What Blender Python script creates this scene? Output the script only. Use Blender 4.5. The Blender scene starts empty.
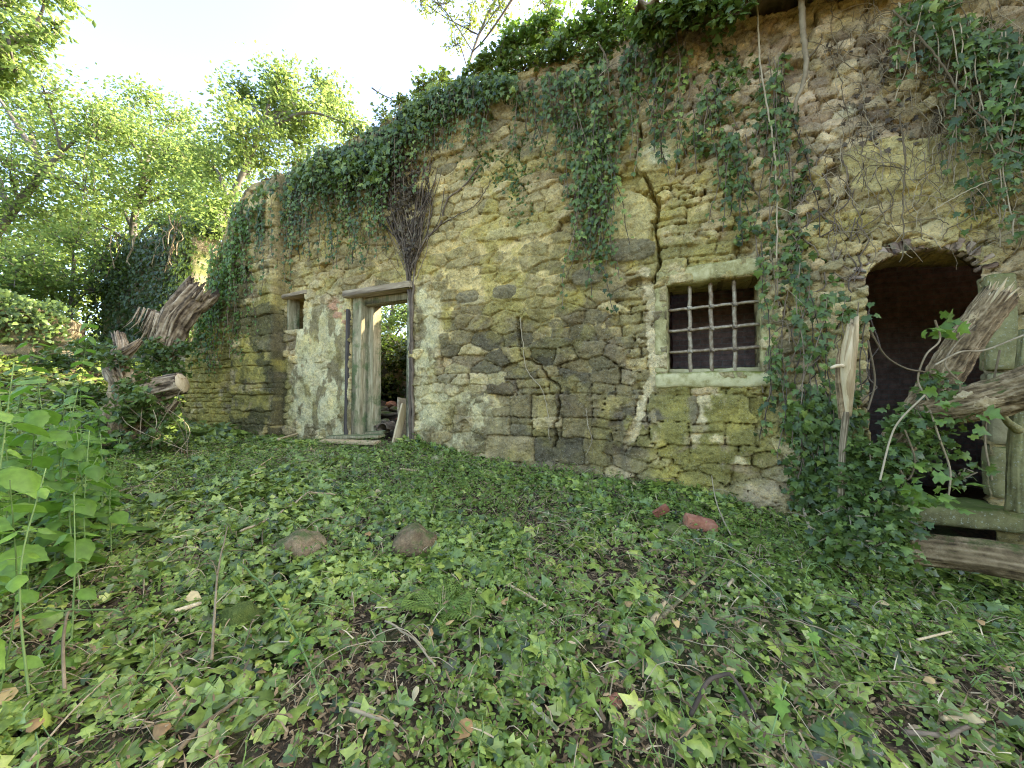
import bpy, math, random
import numpy as np
from mathutils import Vector, Matrix, noise as mn

rng = np.random.default_rng(11)
random.seed(11)
scene = bpy.context.scene
col = scene.collection
R = math.radians

# ------------------------------------------------------------------ camera
W_, H_, FPX = 1024, 768, 400.0
CAM = np.array([0.0, -4.35, 1.5])
YAW, PITCH = R(24.9), R(1.5)
fwd = np.array([-math.sin(YAW)*math.cos(PITCH), math.cos(YAW)*math.cos(PITCH), math.sin(PITCH)])
rgt = np.array([math.cos(YAW), math.sin(YAW), 0.0])
upv = np.cross(rgt, fwd)
cd = bpy.data.cameras.new('camera')
cd.sensor_width = 36.0
cd.lens = 36.0*FPX/W_
cd.clip_start = 0.05
cd.clip_end = 2000
cam = bpy.data.objects.new('camera', cd)
col.objects.link(cam)
cam.location = CAM
cam.rotation_euler = (R(90)+PITCH, 0, YAW)
scene.camera = cam


def ray(px, py):
    return fwd + (px-512.0)/FPX*rgt - (py-384.0)/FPX*upv


def P(px, py, Y=0.0):
    """where the sight line through a photo pixel meets the plane y = Y"""
    d = ray(px, py)
    return CAM + d*((Y-CAM[1])/d[1])


def PD(px, py, depth):
    return CAM + ray(px, py)*depth


def proj(Pw):
    q = np.asarray(Pw, float)-CAM
    z = q@fwd
    return 512+FPX*(q@rgt)/z, 384-FPX*(q@upv)/z, z


# ------------------------------------------------------------------ noise
_tabs = {}


def vnoise(x, y, seed=0):
    if seed not in _tabs:
        _tabs[seed] = np.random.default_rng(1000+seed).random((256, 256))
    T = _tabs[seed]
    xi = np.floor(x).astype(int)
    yi = np.floor(y).astype(int)
    fx = x-xi
    fy = y-yi
    fx = fx*fx*(3-2*fx)
    fy = fy*fy*(3-2*fy)
    a = T[xi & 255, yi & 255]
    b = T[(xi+1) & 255, yi & 255]
    c = T[xi & 255, (yi+1) & 255]
    d = T[(xi+1) & 255, (yi+1) & 255]
    return (a*(1-fx)+b*fx)*(1-fy)+(c*(1-fx)+d*fx)*fy


def fbm(x, y, seed=0, octv=4):
    s, a, t = 0, 1.0, 0
    for k in range(octv):
        s = s+a*vnoise(x*2**k+17.3*k, y*2**k+9.1*k, seed+k)
        t += a
        a *= .55
    return s/t


def sstep(a, b, x):
    t = np.clip((x-a)/(b-a), 0, 1)
    return t*t*(3-2*t)


# ------------------------------------------------------------------ ground height
_wbx = np.array([-40, -14, -10.5, -8.8, -7.4, -4.5, -3.5, -2.2, -.1, 1.5, 3, 8, 40])
_wbz = np.array([2.6, 2.5, 2.0, 1.05, .72, .80, .82, .68, .56, .27, .22, .15, .1])
_cbx = np.array([-40, -12, -9, -7, -5, -3.2, -1.4, 0, 2.5, 8, 40])
_cbz = np.array([2.4, 2.3, 1.65, 1.05, .55, .25, .10, .05, -.02, -.1, -.2])


def ground_z(x, y, fine=True):
    x = np.asarray(x, float)
    y = np.asarray(y, float)
    wb = np.interp(x, _wbx, _wbz)
    cb = np.interp(x, _cbx, _cbz)
    s = np.clip((y+4.35)/4.35, 0, 1)
    z = cb+(wb-cb)*s**.85
    z = z-.25*sstep(4.0, 9.0, -4.0-y)                       # falls away behind the viewer
    z = z+sstep(5, 16, y)*1.2+sstep(0, 60, y)*1.5
    if fine:
        k = np.exp(-np.maximum(np.hypot(x, y)-9, 0)/6)
        z = z+k*(.10*(fbm(x*.9, y*.9, 40, 3)-.5)+.05*(fbm(x*4, y*4, 44, 3)-.5)+.018*(fbm(x*19, y*19, 48, 2)-.5))
        inside = (y > .55) & (x > -8.6) & (x < 4.6)
        z = np.where(inside, wb+.06*(fbm(x*3, y*3, 51, 2)-.5), z)
    return z


def G(px, py):
    """first point of the sight line that lies on the ground"""
    d = ray(px, py)
    t0 = .3
    for k in range(4000):
        t = t0+k*.006
        q = CAM+d*t
        if q[2] <= float(ground_z(q[0], q[1])):
            return q
    return CAM+d*6


# ------------------------------------------------------------------ mesh building
def origin_of(o):
    v = np.zeros(3)
    while o is not None:
        v += np.array(o.location)
        o = o.parent
    return v


def mk(name, V, F, mat=None, parent=None, fl=None, cols=None, smooth=False, recentre=True):
    V = np.asarray(V, float).reshape(-1, 3)
    if not isinstance(F, (list, tuple)):
        F = [F]
    F = [np.asarray(f, np.int64) for f in F if len(f)]
    me = bpy.data.meshes.new(name)
    loc = np.zeros(3)
    if parent is None:
        if recentre:
            loc = np.array([(V[:, 0].min()+V[:, 0].max())/2, (V[:, 1].min()+V[:, 1].max())/2, V[:, 2].min()])
    else:
        loc = origin_of(parent)
    Vl = V-loc
    me.vertices.add(len(V))
    me.vertices.foreach_set('co', Vl.astype(np.float32).ravel())
    loops = np.concatenate([f.ravel() for f in F])
    tot = np.concatenate([np.full(len(f), f.shape[1]) for f in F])
    st = np.concatenate([[0], np.cumsum(tot)[:-1]])
    me.loops.add(len(loops))
    me.loops.foreach_set('vertex_index', loops.astype(np.int32))
    me.polygons.add(len(tot))
    me.polygons.foreach_set('loop_start', st.astype(np.int32))
    if smooth:
        me.polygons.foreach_set('use_smooth', np.ones(len(tot), bool))
    me.update(calc_edges=True)
    if fl is not None:
        for k, a in fl.items():
            at = me.attributes.new(k, 'FLOAT', 'POINT')
            at.data.foreach_set('value', np.asarray(a, np.float32))
    if cols is not None:
        at = me.attributes.new('Col', 'FLOAT_COLOR', 'POINT')
        c4 = np.ones((len(V), 4), np.float32)
        c4[:, :3] = cols
        at.data.foreach_set('color', c4.ravel())
    if mat is not None:
        me.materials.append(mat)
    o = bpy.data.objects.new(name, me)
    col.objects.link(o)
    if parent is None:
        o.location = loc
    else:
        o.parent = parent
    return o


def tag(o, label, cat, group=None, kind=None):
    if label:
        o['label'] = label
    if cat:
        o['category'] = cat
    if group:
        o['group'] = group
    if kind:
        o['kind'] = kind
    return o


def thing(name, label, cat, loc, group=None):
    o = bpy.data.objects.new(name, None)
    col.objects.link(o)
    o.location = [float(v) for v in loc]
    o.empty_display_size = .1
    return tag(o, label, cat, group)


class MB:
    """collects pieces that become ONE mesh"""

    def __init__(s):
        s.V = []
        s.F = []
        s.r = []
        s.n = 0

    def add(s, V, F, r=None):
        V = np.asarray(V, float).reshape(-1, 3)
        if not isinstance(F, (list, tuple)):
            F = [F]
        for f in F:
            f = np.asarray(f, np.int64)
            if len(f):
                s.F.append(f+s.n)
        s.V.append(V)
        if r is None:
            r = random.random()
        s.r.append(np.broadcast_to(np.asarray(r, float), (len(V),)))
        s.n += len(V)

    def tube(s, pts, rad, sides=6, r=None, rough=0, seed=0, cap=True, fine=0, jag=0, along=2.2):
        rd = []
        V, F = tube(pts, rad, sides, rough, seed, cap, fine, jag, rd, along)
        if rd and fine:
            r = np.concatenate(rd)
            r = np.r_[r, np.full(len(V)-len(r), .7)]
        s.add(V, F, r)

    def box(s, c, size, rot=None, bev=0, r=None):
        V, F = box(c, size, rot, bev)
        s.add(V, F, r)

    def build(s, name, mat, parent=None, smooth=False):
        if not s.V:
            return None
        by = {}
        for f in s.F:
            by.setdefault(f.shape[1], []).append(f)
        return mk(name, np.concatenate(s.V), [np.concatenate(x) for x in by.values()], mat, parent,
                  fl={'rnd': np.concatenate(s.r)}, smooth=smooth)


def resample(pts, n):
    pts = np.asarray(pts, float)
    d = np.r_[0, np.cumsum(np.linalg.norm(np.diff(pts, axis=0), axis=1))]
    t = np.linspace(0, d[-1], n)
    return np.stack([np.interp(t, d, pts[:, k]) for k in range(pts.shape[1])], 1)


def smooth_path(pts, n):
    """Catmull-Rom through the given points"""
    pts = np.asarray(pts, float)
    if len(pts) < 3:
        return resample(pts, n)
    p = np.vstack([2*pts[0]-pts[1], pts, 2*pts[-1]-pts[-2]])
    out = []
    for i in range(1, len(p)-2):
        for t in np.linspace(0, 1, 9)[:-1]:
            a, b, c, d = p[i-1], p[i], p[i+1], p[i+2]
            out.append(.5*((2*b)+(-a+c)*t+(2*a-5*b+4*c-d)*t*t+(-a+3*b-3*c+d)*t**3))
    out.append(pts[-1])
    return resample(np.array(out), n)


def tube(pts, rad, sides=6, rough=0, seed=0, cap=True, fine=0, jag=0, ridge=None, along=2.2):
    pts = np.asarray(pts, float)
    n = len(pts)
    rad = np.broadcast_to(np.asarray(rad, float), (n,)) if np.ndim(rad) == 0 or len(np.atleast_1d(rad)) == n \
        else np.interp(np.linspace(0, 1, n), np.linspace(0, 1, len(rad)), rad)
    T = np.gradient(pts, axis=0)
    T /= np.linalg.norm(T, axis=1)[:, None]+1e-9
    u = np.cross(T[0], [0, 0, 1.0])
    if np.linalg.norm(u) < .1:
        u = np.cross(T[0], [1.0, 0, 0])
    u /= np.linalg.norm(u)
    A = np.linspace(0, 2*math.pi, sides, endpoint=False)
    ca, sa = np.cos(A)[:, None], np.sin(A)[:, None]
    V = np.zeros((n, sides, 3))
    dist = np.r_[0, np.cumsum(np.linalg.norm(np.diff(pts, axis=0), axis=1))]
    for i in range(n):
        u = u-T[i]*(u@T[i])
        u /= np.linalg.norm(u)+1e-9
        v = np.cross(T[i], u)
        r = np.full(sides, rad[i])
        if rough:
            aa = A*3+seed
            # ridged bark: strong variation round the girth, slow along the length
            if fine:
                f_ = fbm(np.cos(A)*sides*.26+5*seed+.35*np.sin(dist[i]*5), np.sin(A)*sides*.26+dist[i]*along, 63+seed % 5, 3)
                f_ = np.abs(f_-.5)*2
                r = r*(1+fine*(f_-.3))
                if ridge is not None:
                    ridge.append(np.clip(f_*1.9, 0, 1))
            r = r*(1+rough*(fbm(np.cos(A)*3.2+7*seed, np.sin(A)*3.2+dist[i]*1.3, 60+seed % 7, 4)-.5)*2
                   + rough*.5*(vnoise(A*sides/6.3+seed, np.full(sides, dist[i]*9.0), 70)-.5))
        V[i] = pts[i]+r[:, None]*(ca*u+sa*v)
    if jag:
        e_ = np.random.default_rng(seed+3).random(sides)
        e_ = .5*e_+.5*np.roll(e_, 1)+.6*(fbm(np.cos(A)*2+seed, np.sin(A)*2, 64, 2)-.5)
        V[-1] += T[-1]*(jag*e_)[:, None]
        V[-2] += T[-2]*(jag*.3*e_)[:, None]
    idx = np.arange(n*sides).reshape(n, sides)
    a = idx[:-1]
    b = np.roll(a, -1, 1)
    c = idx[1:]
    d = np.roll(c, -1, 1)
    F = [np.stack([a, b, d, c], -1).reshape(-1, 4)]
    V = V.reshape(-1, 3)
    if cap:
        V = np.vstack([V, pts[:1], pts[-1:]-T[-1]*jag*.6])
        k0, k1 = n*sides, n*sides+1
        e0 = idx[0]
        e1 = idx[-1]
        F.append(np.stack([np.roll(e0, -1), e0, np.full(sides, k0)], -1))
        F.append(np.stack([e1, np.roll(e1, -1), np.full(sides, k1)], -1))
    return V, F


def box(c, size, rot=None, bev=0):
    c = np.asarray(c, float)
    h = np.asarray(size, float)/2
    if bev <= 0:
        s = np.array([[x, y, z] for x in (-1, 1) for y in (-1, 1) for z in (-1, 1)], float)*h
        F = np.array([[0, 1, 3, 2], [4, 6, 7, 5], [0, 4, 5, 1], [2, 3, 7, 6], [0, 2, 6, 4], [1, 5, 7, 3]])
        V = s
        FF = [F]
    else:
        # chamfered box: 24 vertices
        V = []
        ix = {}
        for sx in (-1, 1):
            for sy in (-1, 1):
                for sz in (-1, 1):
                    for ax in range(3):
                        p = np.array([sx, sy, sz])*(h-bev)
                        p[ax] += [sx, sy, sz][ax]*bev
                        ix[(sx, sy, sz, ax)] = len(V)
                        V.append(p)
        V = np.array(V)
        F4 = []
        F3 = []
        for ax in range(3):
            o1, o2 = [k for k in range(3) if k != ax]
            for s in (-1, 1):
                q = []
                for a, b in ((-1, -1), (1, -1), (1, 1), (-1, 1)):
                    k = [0, 0, 0]
                    k[ax] = s
                    k[o1] = a
                    k[o2] = b
                    q.append(ix[(*k, ax)])
                F4.append(q)
            for a in (-1, 1):
                for b in (-1, 1):
                    k0 = [0, 0, 0]
                    k0[o1] = a
                    k0[o2] = b
                    k1 = list(k0)
                    k0[ax] = -1
                    k1[ax] = 1
                    F4.append([ix[(*k0, o1)], ix[(*k1, o1)], ix[(*k1, o2)], ix[(*k0, o2)]])
        for sx in (-1, 1):
            for sy in (-1, 1):
                for sz in (-1, 1):
                    F3.append([ix[(sx, sy, sz, k)] for k in range(3)])
        FF = [np.array(F4), np.array(F3)]
    if rot is not None:
        V = V@np.array(rot).T
    return V+c, FF


def rotm(x=0, y=0, z=0):
    from mathutils import Euler
    return np.array(Euler((R(x), R(y), R(z))).to_matrix())


def rough_block(name, c, size, mat, parent, amp=.012, n=9, rot=None, seed=0, freq=6.0, r=None):
    """a weathered block: a subdivided box whose edges are worn and faces uneven"""
    size = np.asarray(size, float)
    V = []
    F = []
    k = 0
    hs = size/2
    for ax in range(3):
        o1, o2 = [q for q in range(3) if q != ax]
        n1 = max(2, min(60, int(size[o1]/max(size.min()/n, .02))))
        n2 = max(2, min(60, int(size[o2]/max(size.min()/n, .02))))
        for s in (-1, 1):
            g1, g2 = np.meshgrid(np.linspace(-1, 1, n1+1), np.linspace(-1, 1, n2+1), indexing='ij')
            p = np.zeros(((n1+1)*(n2+1), 3))
            p[:, ax] = s*hs[ax]
            p[:, o1] = g1.ravel()*hs[o1]
            p[:, o2] = g2.ravel()*hs[o2]
            V.append(p)
            idx = np.arange(len(p)).reshape(n1+1, n2+1)+k
            q = np.stack([idx[:-1, :-1], idx[1:, :-1], idx[1:, 1:], idx[:-1, 1:]], -1).reshape(-1, 4)
            F.append(q if (s > 0) == (ax != 1) else q[:, ::-1])
            k += len(p)
    V = np.concatenate(V)
    rr = min(size.min()*.35, amp*3)
    q = np.maximum(np.abs(V)-(hs-rr), 0)
    L = np.linalg.norm(q, axis=1)
    inner = np.sign(V)*np.minimum(np.abs(V), hs-rr)
    V = np.where((L > 0)[:, None], inner+np.sign(V)*q/np.maximum(L, 1e-9)[:, None]*np.minimum(L, rr)[:, None], V)
    D = np.array([mn.noise_vector(Vector(v*freq)+Vector((seed*3.1, seed, 0))) for v in V])
    D2 = np.array([mn.noise_vector(Vector(v*freq*4)+Vector((seed*1.1, seed, 5))) for v in V])
    V = V+D*amp+D2*amp*.4
    if rot is not None:
        V = V@np.array(rot).T
    return mk(name, V+np.asarray(c, float), F, mat, parent,
              fl={'rnd': np.full(len(V), random.random() if r is None else r)}, smooth=True)


def ico(sub=3):
    import bmesh
    bm = bmesh.new()
    bmesh.ops.create_icosphere(bm, subdivisions=sub, radius=1)
    V = np.array([v.co[:] for v in bm.verts])
    F = np.array([[v.index for v in f.verts] for f in bm.faces])
    bm.free()
    return V, F


def rock(name, c, size, mat, seed=0, amp=.25, rotz=0, facets=0, parent=None, sub=4):
    V, F = ico(sub)
    D = np.array([mn.fractal(Vector(v*1.3)+Vector((seed*7.7, seed*2.3, 1)), 1.0, 2.0, 4) for v in V])
    V = V*(1+amp*D)[:, None]
    rg = np.random.default_rng(seed+5)
    for k in range(facets):
        n = rg.normal(size=3)
        n /= np.linalg.norm(n)
        d = rg.uniform(.45, .75)
        e = V@n-d
        V = np.where((e > 0)[:, None], V-n*e[:, None]*.92, V)
    V = V*np.asarray(size)
    V = V@rotm(0, 0, rotz).T
    return mk(name, V+np.asarray(c, float), F, mat, parent, fl={'rnd': np.full(len(V), random.random())}, smooth=facets == 0)


# ------------------------------------------------------------------ leaves
def half_template(half, cen, cup=.22, droop=.18):
    """outline of one half (u along, v across) from base to tip -> folded leaf fan"""
    o = [(u, v) for u, v in half]
    mir = [(u, -v) for u, v in half[1:-1]][::-1]
    pts = o+mir
    V = [(cen, 0, .03)]+[(u, v, -cup*abs(v)**1.0-droop*u*u) for u, v in pts]
    n = len(pts)
    F = [(0, 1+i, 1+(i+1) % n) for i in range(n)]
    return np.array(V), np.array(F)


IVY = half_template([(0, 0), (-.12, .22), (.02, .50), (.22, .30), (.42, .50), (.58, .20), (1, 0)], .30)
IVY3 = half_template([(0, 0), (-.08, .34), (.35, .42), (1, 0)], .3)
OVATE = half_template([(0, 0), (.12, .26), (.42, .34), (.75, .18), (1, 0)], .4, .35, .2)
SMALL = half_template([(0, 0), (.45, .30), (1, 0)], .45, .3, .2)
BIG = half_template([(0, 0), (.0, .22), (.14, .36), (.22, .33), (.34, .40), (.42, .35), (.55, .33), (.62, .26), (.76, .18), (.82, .12), (1, 0)], .35, .3, .35)
BLADE = (np.array([(0, .03, 0), (0, -.03, 0), (.5, .025, .05), (.5, -.025, .05), (1, 0, -.08)]), np.array([(0, 1, 2), (1, 3, 2), (2, 3, 4)]))
CHIP = (np.array([(0, .12, 0), (0, -.10, 0), (.6, -.16, .03), (1, .02, -.02), (.55, .18, .04)]), np.array([(0, 1, 2), (0, 2, 4), (4, 2, 3)]))


def nrm(a):
    return a/(np.linalg.norm(a, axis=-1, keepdims=True)+1e-9)


def leaf_arrays(T, pos, nor, tip, size, rnd, wig=.35, rg=rng):
    TV, TF = T
    N = len(pos)
    n = nrm(np.asarray(nor, float))
    t = np.asarray(tip, float)
    t = nrm(t-n*np.sum(t*n, -1, keepdims=True))
    b = np.cross(n, t)
    size = np.broadcast_to(np.asarray(size, float), (N,))
    curl = rg.uniform(.2, 1.8, N)[:, None, None]
    wid = rg.uniform(.8, 1.15, N)[:, None, None]
    L = (TV[None, :, 0:1]*t[:, None, :]+TV[None, :, 1:2]*wid*b[:, None, :]+TV[None, :, 2:3]*curl*n[:, None, :])
    V = np.asarray(pos)[:, None, :]+L*size[:, None, None]
    F = TF[None]+(np.arange(N)*len(TV))[:, None, None]
    return V.reshape(-1, 3), F.reshape(-1, TF.shape[1]), np.repeat(np.asarray(rnd, float), len(TV))


def leaves(name, T, pos, nor, tip, size, rnd, mat, parent=None, rg=rng):
    V, F, r = leaf_arrays(T, pos, nor, tip, size, rnd, rg=rg)
    return mk(name, V, F, mat, parent, fl={'rnd': r})


def rdir(n, rg=rng):
    return nrm(rg.normal(size=(n, 3)))
# ------------------------------------------------------------------ materials
def nodes(name):
    m = bpy.data.materials.new(name)
    m.use_nodes = True
    nt = m.node_tree
    nt.nodes.clear()
    out = nt.nodes.new('ShaderNodeOutputMaterial')
    return m, nt, out


def N(nt, kind, **kw):
    n = nt.nodes.new(kind)
    for k, v in kw.items():
        if k.startswith('i_'):
            n.inputs[k[2:].replace('_', ' ')].default_value = v
        else:
            setattr(n, k, v)
    return n


def ramp(nt, stops, fac=None, interp='LINEAR'):
    r = nt.nodes.new('ShaderNodeValToRGB')
    e = r.color_ramp.elements
    r.color_ramp.interpolation = interp
    while len(e) < len(stops):
        e.new(.5)
    for q, (p, c) in zip(e, stops):
        q.position = p
        q.color = (*c, 1)
    if fac is not None:
        nt.links.new(fac, r.inputs[0])
    return r


def mixc(nt, fac, a, b, mode='MIX'):
    m = nt.nodes.new('ShaderNodeMix')
    m.data_type = 'RGBA'
    m.blend_type = mode
    for k, v in ((0, fac), (6, a), (7, b)):
        if hasattr(v, 'default_value') and hasattr(v, 'links'):
            nt.links.new(v, m.inputs[k])
        elif k == 0:
            m.inputs[0].default_value = v
        else:
            m.inputs[k].default_value = (*v, 1)
    return m.outputs[2]


def noise_tex(nt, scale, detail=5, rough=.6, vec=None, dist=0):
    t = N(nt, 'ShaderNodeTexNoise')
    t.inputs['Scale'].default_value = scale
    t.inputs['Detail'].default_value = detail
    t.inputs['Roughness'].default_value = rough
    t.inputs['Distortion'].default_value = dist
    if vec is not None:
        nt.links.new(vec, t.inputs['Vector'])
    return t


def leaf_mat(name, stops, rough=.45, trans=.3, tcol=(.25, .38, .04), spec=.35, nscale=30):
    m, nt, out = nodes(name)
    at = N(nt, 'ShaderNodeAttribute', attribute_name='rnd')
    r = ramp(nt, stops, at.outputs['Fac'])
    geo = N(nt, 'ShaderNodeNewGeometry')
    nz = noise_tex(nt, nscale, 3, .6, geo.outputs['Position'])
    var = ramp(nt, [(.3, (.7, .7, .7)), (.7, (1.25, 1.25, 1.2))], nz.outputs['Fac'])
    c = mixc(nt, 1.0, r.outputs[0], var.outputs[0], 'MULTIPLY')
    p = N(nt, 'ShaderNodeBsdfPrincipled')
    nt.links.new(c, p.inputs['Base Color'])
    p.inputs['Roughness'].default_value = rough
    p.inputs['Specular IOR Level'].default_value = spec
    tr = N(nt, 'ShaderNodeBsdfTranslucent')
    tc = mixc(nt, .6, c, tcol)
    nt.links.new(tc, tr.inputs['Color'])
    mx = N(nt, 'ShaderNodeMixShader')
    mx.inputs[0].default_value = trans
    nt.links.new(p.outputs[0], mx.inputs[1])
    nt.links.new(tr.outputs[0], mx.inputs[2])
    nt.links.new(mx.outputs[0], out.inputs[0])
    return m


def solid_mat(name, stops, scale=6, stretch=(1, 1, 1), bump=.3, bscale=40, rough=.85, rndmix=.35, metallic=0,
              moss=None, moss_amt=.5, speck=None, bdist=.01):
    """procedural surface: colour noise through a ramp, per-piece variation, bump, optional moss on top"""
    m, nt, out = nodes(name)
    geo = N(nt, 'ShaderNodeNewGeometry')
    tc = N(nt, 'ShaderNodeTexCoord')
    mp = N(nt, 'ShaderNodeMapping')
    mp.inputs['Scale'].default_value = stretch
    nt.links.new(tc.outputs['Object'], mp.inputs['Vector'])
    nz = noise_tex(nt, scale, 6, .65, mp.outputs[0], .3)
    at = N(nt, 'ShaderNodeAttribute', attribute_name='rnd')
    ad = N(nt, 'ShaderNodeMath', operation='MULTIPLY_ADD')
    nt.links.new(at.outputs['Fac'], ad.inputs[0])
    ad.inputs[1].default_value = rndmix
    nt.links.new(nz.outputs['Fac'], ad.inputs[2])
    sb = N(nt, 'ShaderNodeMath', operation='SUBTRACT')
    nt.links.new(ad.outputs[0], sb.inputs[0])
    sb.inputs[1].default_value = rndmix/2
    r = ramp(nt, stops, sb.outputs[0])
    c = r.outputs[0]
    if speck:
        sp = noise_tex(nt, scale*7, 3, .7, mp.outputs[0])
        sr = ramp(nt, [(.58, (0, 0, 0)), (.68, (1, 1, 1))], sp.outputs['Fac'])
        c = mixc(nt, sr.outputs[0], c, speck)
    if moss:
        mzz = noise_tex(nt, scale*.6, 5, .7, tc.outputs['Object'])
        sx = N(nt, 'ShaderNodeSeparateXYZ')
        nt.links.new(geo.outputs['Normal'], sx.inputs[0])
        a2 = N(nt, 'ShaderNodeMath', operation='MULTIPLY_ADD')
        nt.links.new(sx.outputs['Z'], a2.inputs[0])
        a2.inputs[1].default_value = .22
        nt.links.new(mzz.outputs['Fac'], a2.inputs[2])
        mr = ramp(nt, [(.68-.3*moss_amt, (0, 0, 0)), (.84-.3*moss_amt, (1, 1, 1))], a2.outputs[0])
        c = mixc(nt, mr.outputs[0], c, moss)
    p = N(nt, 'ShaderNodeBsdfPrincipled')
    nt.links.new(c, p.inputs['Base Color'])
    p.inputs['Roughness'].default_value = rough
    p.inputs['Metallic'].default_value = metallic
    p.inputs['Specular IOR Level'].default_value = .25
    if bump:
        bz = noise_tex(nt, bscale, 6, .7, mp.outputs[0])
        bp = N(nt, 'ShaderNodeBump')
        bp.inputs['Strength'].default_value = bump
        bp.inputs['Distance'].default_value = bdist
        nt.links.new(bz.outputs['Fac'], bp.inputs['Height'])
        nt.links.new(bp.outputs[0], p.inputs['Normal'])
    nt.links.new(p.outputs[0], out.inputs[0])
    return m


def wall_mat(name):
    m, nt, out = nodes(name)
    at = N(nt, 'ShaderNodeAttribute', attribute_name='Col')
    geo = N(nt, 'ShaderNodeNewGeometry')
    n1 = noise_tex(nt, 38, 6, .7, geo.outputs['Position'])
    v1 = ramp(nt, [(.30, (.50, .47, .41)), (.46, (1, 1, 1)), (.56, (1, 1, 1)), (.70, (1.5, 1.46, 1.34))], n1.outputs['Fac'])
    c = mixc(nt, 1, at.outputs['Color'], v1.outputs[0], 'MULTIPLY')
    n2 = noise_tex(nt, 5.5, 6, .7, geo.outputs['Position'])
    v2 = ramp(nt, [(.3, (.62, .60, .50)), (.5, (1, 1, 1)), (.7, (1.28, 1.22, 1.02))], n2.outputs['Fac'])
    c = mixc(nt, 1, c, v2.outputs[0], 'MULTIPLY')
    n3 = noise_tex(nt, 120, 2, .5, geo.outputs['Position'])
    v3 = ramp(nt, [(.66, (0, 0, 0)), (.72, (1, 1, 1))], n3.outputs['Fac'])
    c = mixc(nt, v3.outputs[0], c, (.42, .41, .30))
    n6 = noise_tex(nt, 85, 3, .6, geo.outputs['Position'])
    v6 = ramp(nt, [(.32, (.35, .32, .27)), (.40, (1, 1, 1))], n6.outputs['Fac'])
    c = mixc(nt, .85, c, v6.outputs[0], 'MULTIPLY')
    n5 = noise_tex(nt, 17, 6, .75, geo.outputs['Position'], .4)
    v5 = ramp(nt, [(.33, (.5, .48, .42)), (.46, (1, 1, 1)), (.60, (1.1, 1.08, 1.0)), (.72, (1.5, 1.42, 1.2))], n5.outputs['Fac'])
    c = mixc(nt, .8, c, v5.outputs[0], 'MULTIPLY')
    p = N(nt, 'ShaderNodeBsdfPrincipled')
    nt.links.new(c, p.inputs['Base Color'])
    p.inputs['Roughness'].default_value = .95
    p.inputs['Specular IOR Level'].default_value = .15
    bp = N(nt, 'ShaderNodeBump')
    bp.inputs['Strength'].default_value = 1
    bp.inputs['Distance'].default_value = .018
    n4 = noise_tex(nt, 55, 7, .75, geo.outputs['Position'])
    nt.links.new(n4.outputs['Fac'], bp.inputs['Height'])
    nt.links.new(bp.outputs[0], p.inputs['Normal'])
    nt.links.new(p.outputs[0], out.inputs[0])
    return m


def brick_mat(name, c1, c2, mortar, scale=1.0):
    m, nt, out = nodes(name)
    tc = N(nt, 'ShaderNodeTexCoord')
    mp = N(nt, 'ShaderNodeMapping')
    mp.inputs['Rotation'].default_value = (R(90), 0, 0)
    # walls run along x or y: use x+y as the run of the courses
    sx = N(nt, 'ShaderNodeSeparateXYZ')
    nt.links.new(tc.outputs['Object'], sx.inputs[0])
    ad = N(nt, 'ShaderNodeMath', operation='ADD')
    nt.links.new(sx.outputs[0], ad.inputs[0])
    nt.links.new(sx.outputs[1], ad.inputs[1])
    cb = N(nt, 'ShaderNodeCombineXYZ')
    nt.links.new(ad.outputs[0], cb.inputs[0])
    nt.links.new(sx.outputs[2], cb.inputs[1])
    b = N(nt, 'ShaderNodeTexBrick')
    nt.links.new(cb.outputs[0], b.inputs['Vector'])
    b.inputs['Color1'].default_value = (*c1, 1)
    b.inputs['Color2'].default_value = (*c2, 1)
    b.inputs['Mortar'].default_value = (*mortar, 1)
    b.inputs['Scale'].default_value = 1
    b.inputs['Brick Width'].default_value = .26*scale
    b.inputs['Row Height'].default_value = .075*scale
    b.inputs['Mortar Size'].default_value = .008
    nz = noise_tex(nt, 14, 5, .7, tc.outputs['Object'])
    v = ramp(nt, [(.3, (.5, .5, .5)), (.7, (1.3, 1.3, 1.3))], nz.outputs['Fac'])
    c = mixc(nt, 1, b.outputs['Color'], v.outputs[0], 'MULTIPLY')
    p = N(nt, 'ShaderNodeBsdfPrincipled')
    nt.links.new(c, p.inputs['Base Color'])
    p.inputs['Roughness'].default_value = .9
    bp = N(nt, 'ShaderNodeBump')
    bp.inputs['Strength'].default_value = 1
    bp.inputs['Distance'].default_value = .02
    bp.invert = True
    nt.links.new(b.outputs['Fac'], bp.inputs['Height'])
    nt.links.new(bp.outputs[0], p.inputs['Normal'])
    nt.links.new(p.outputs[0], out.inputs[0])
    return m


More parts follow.
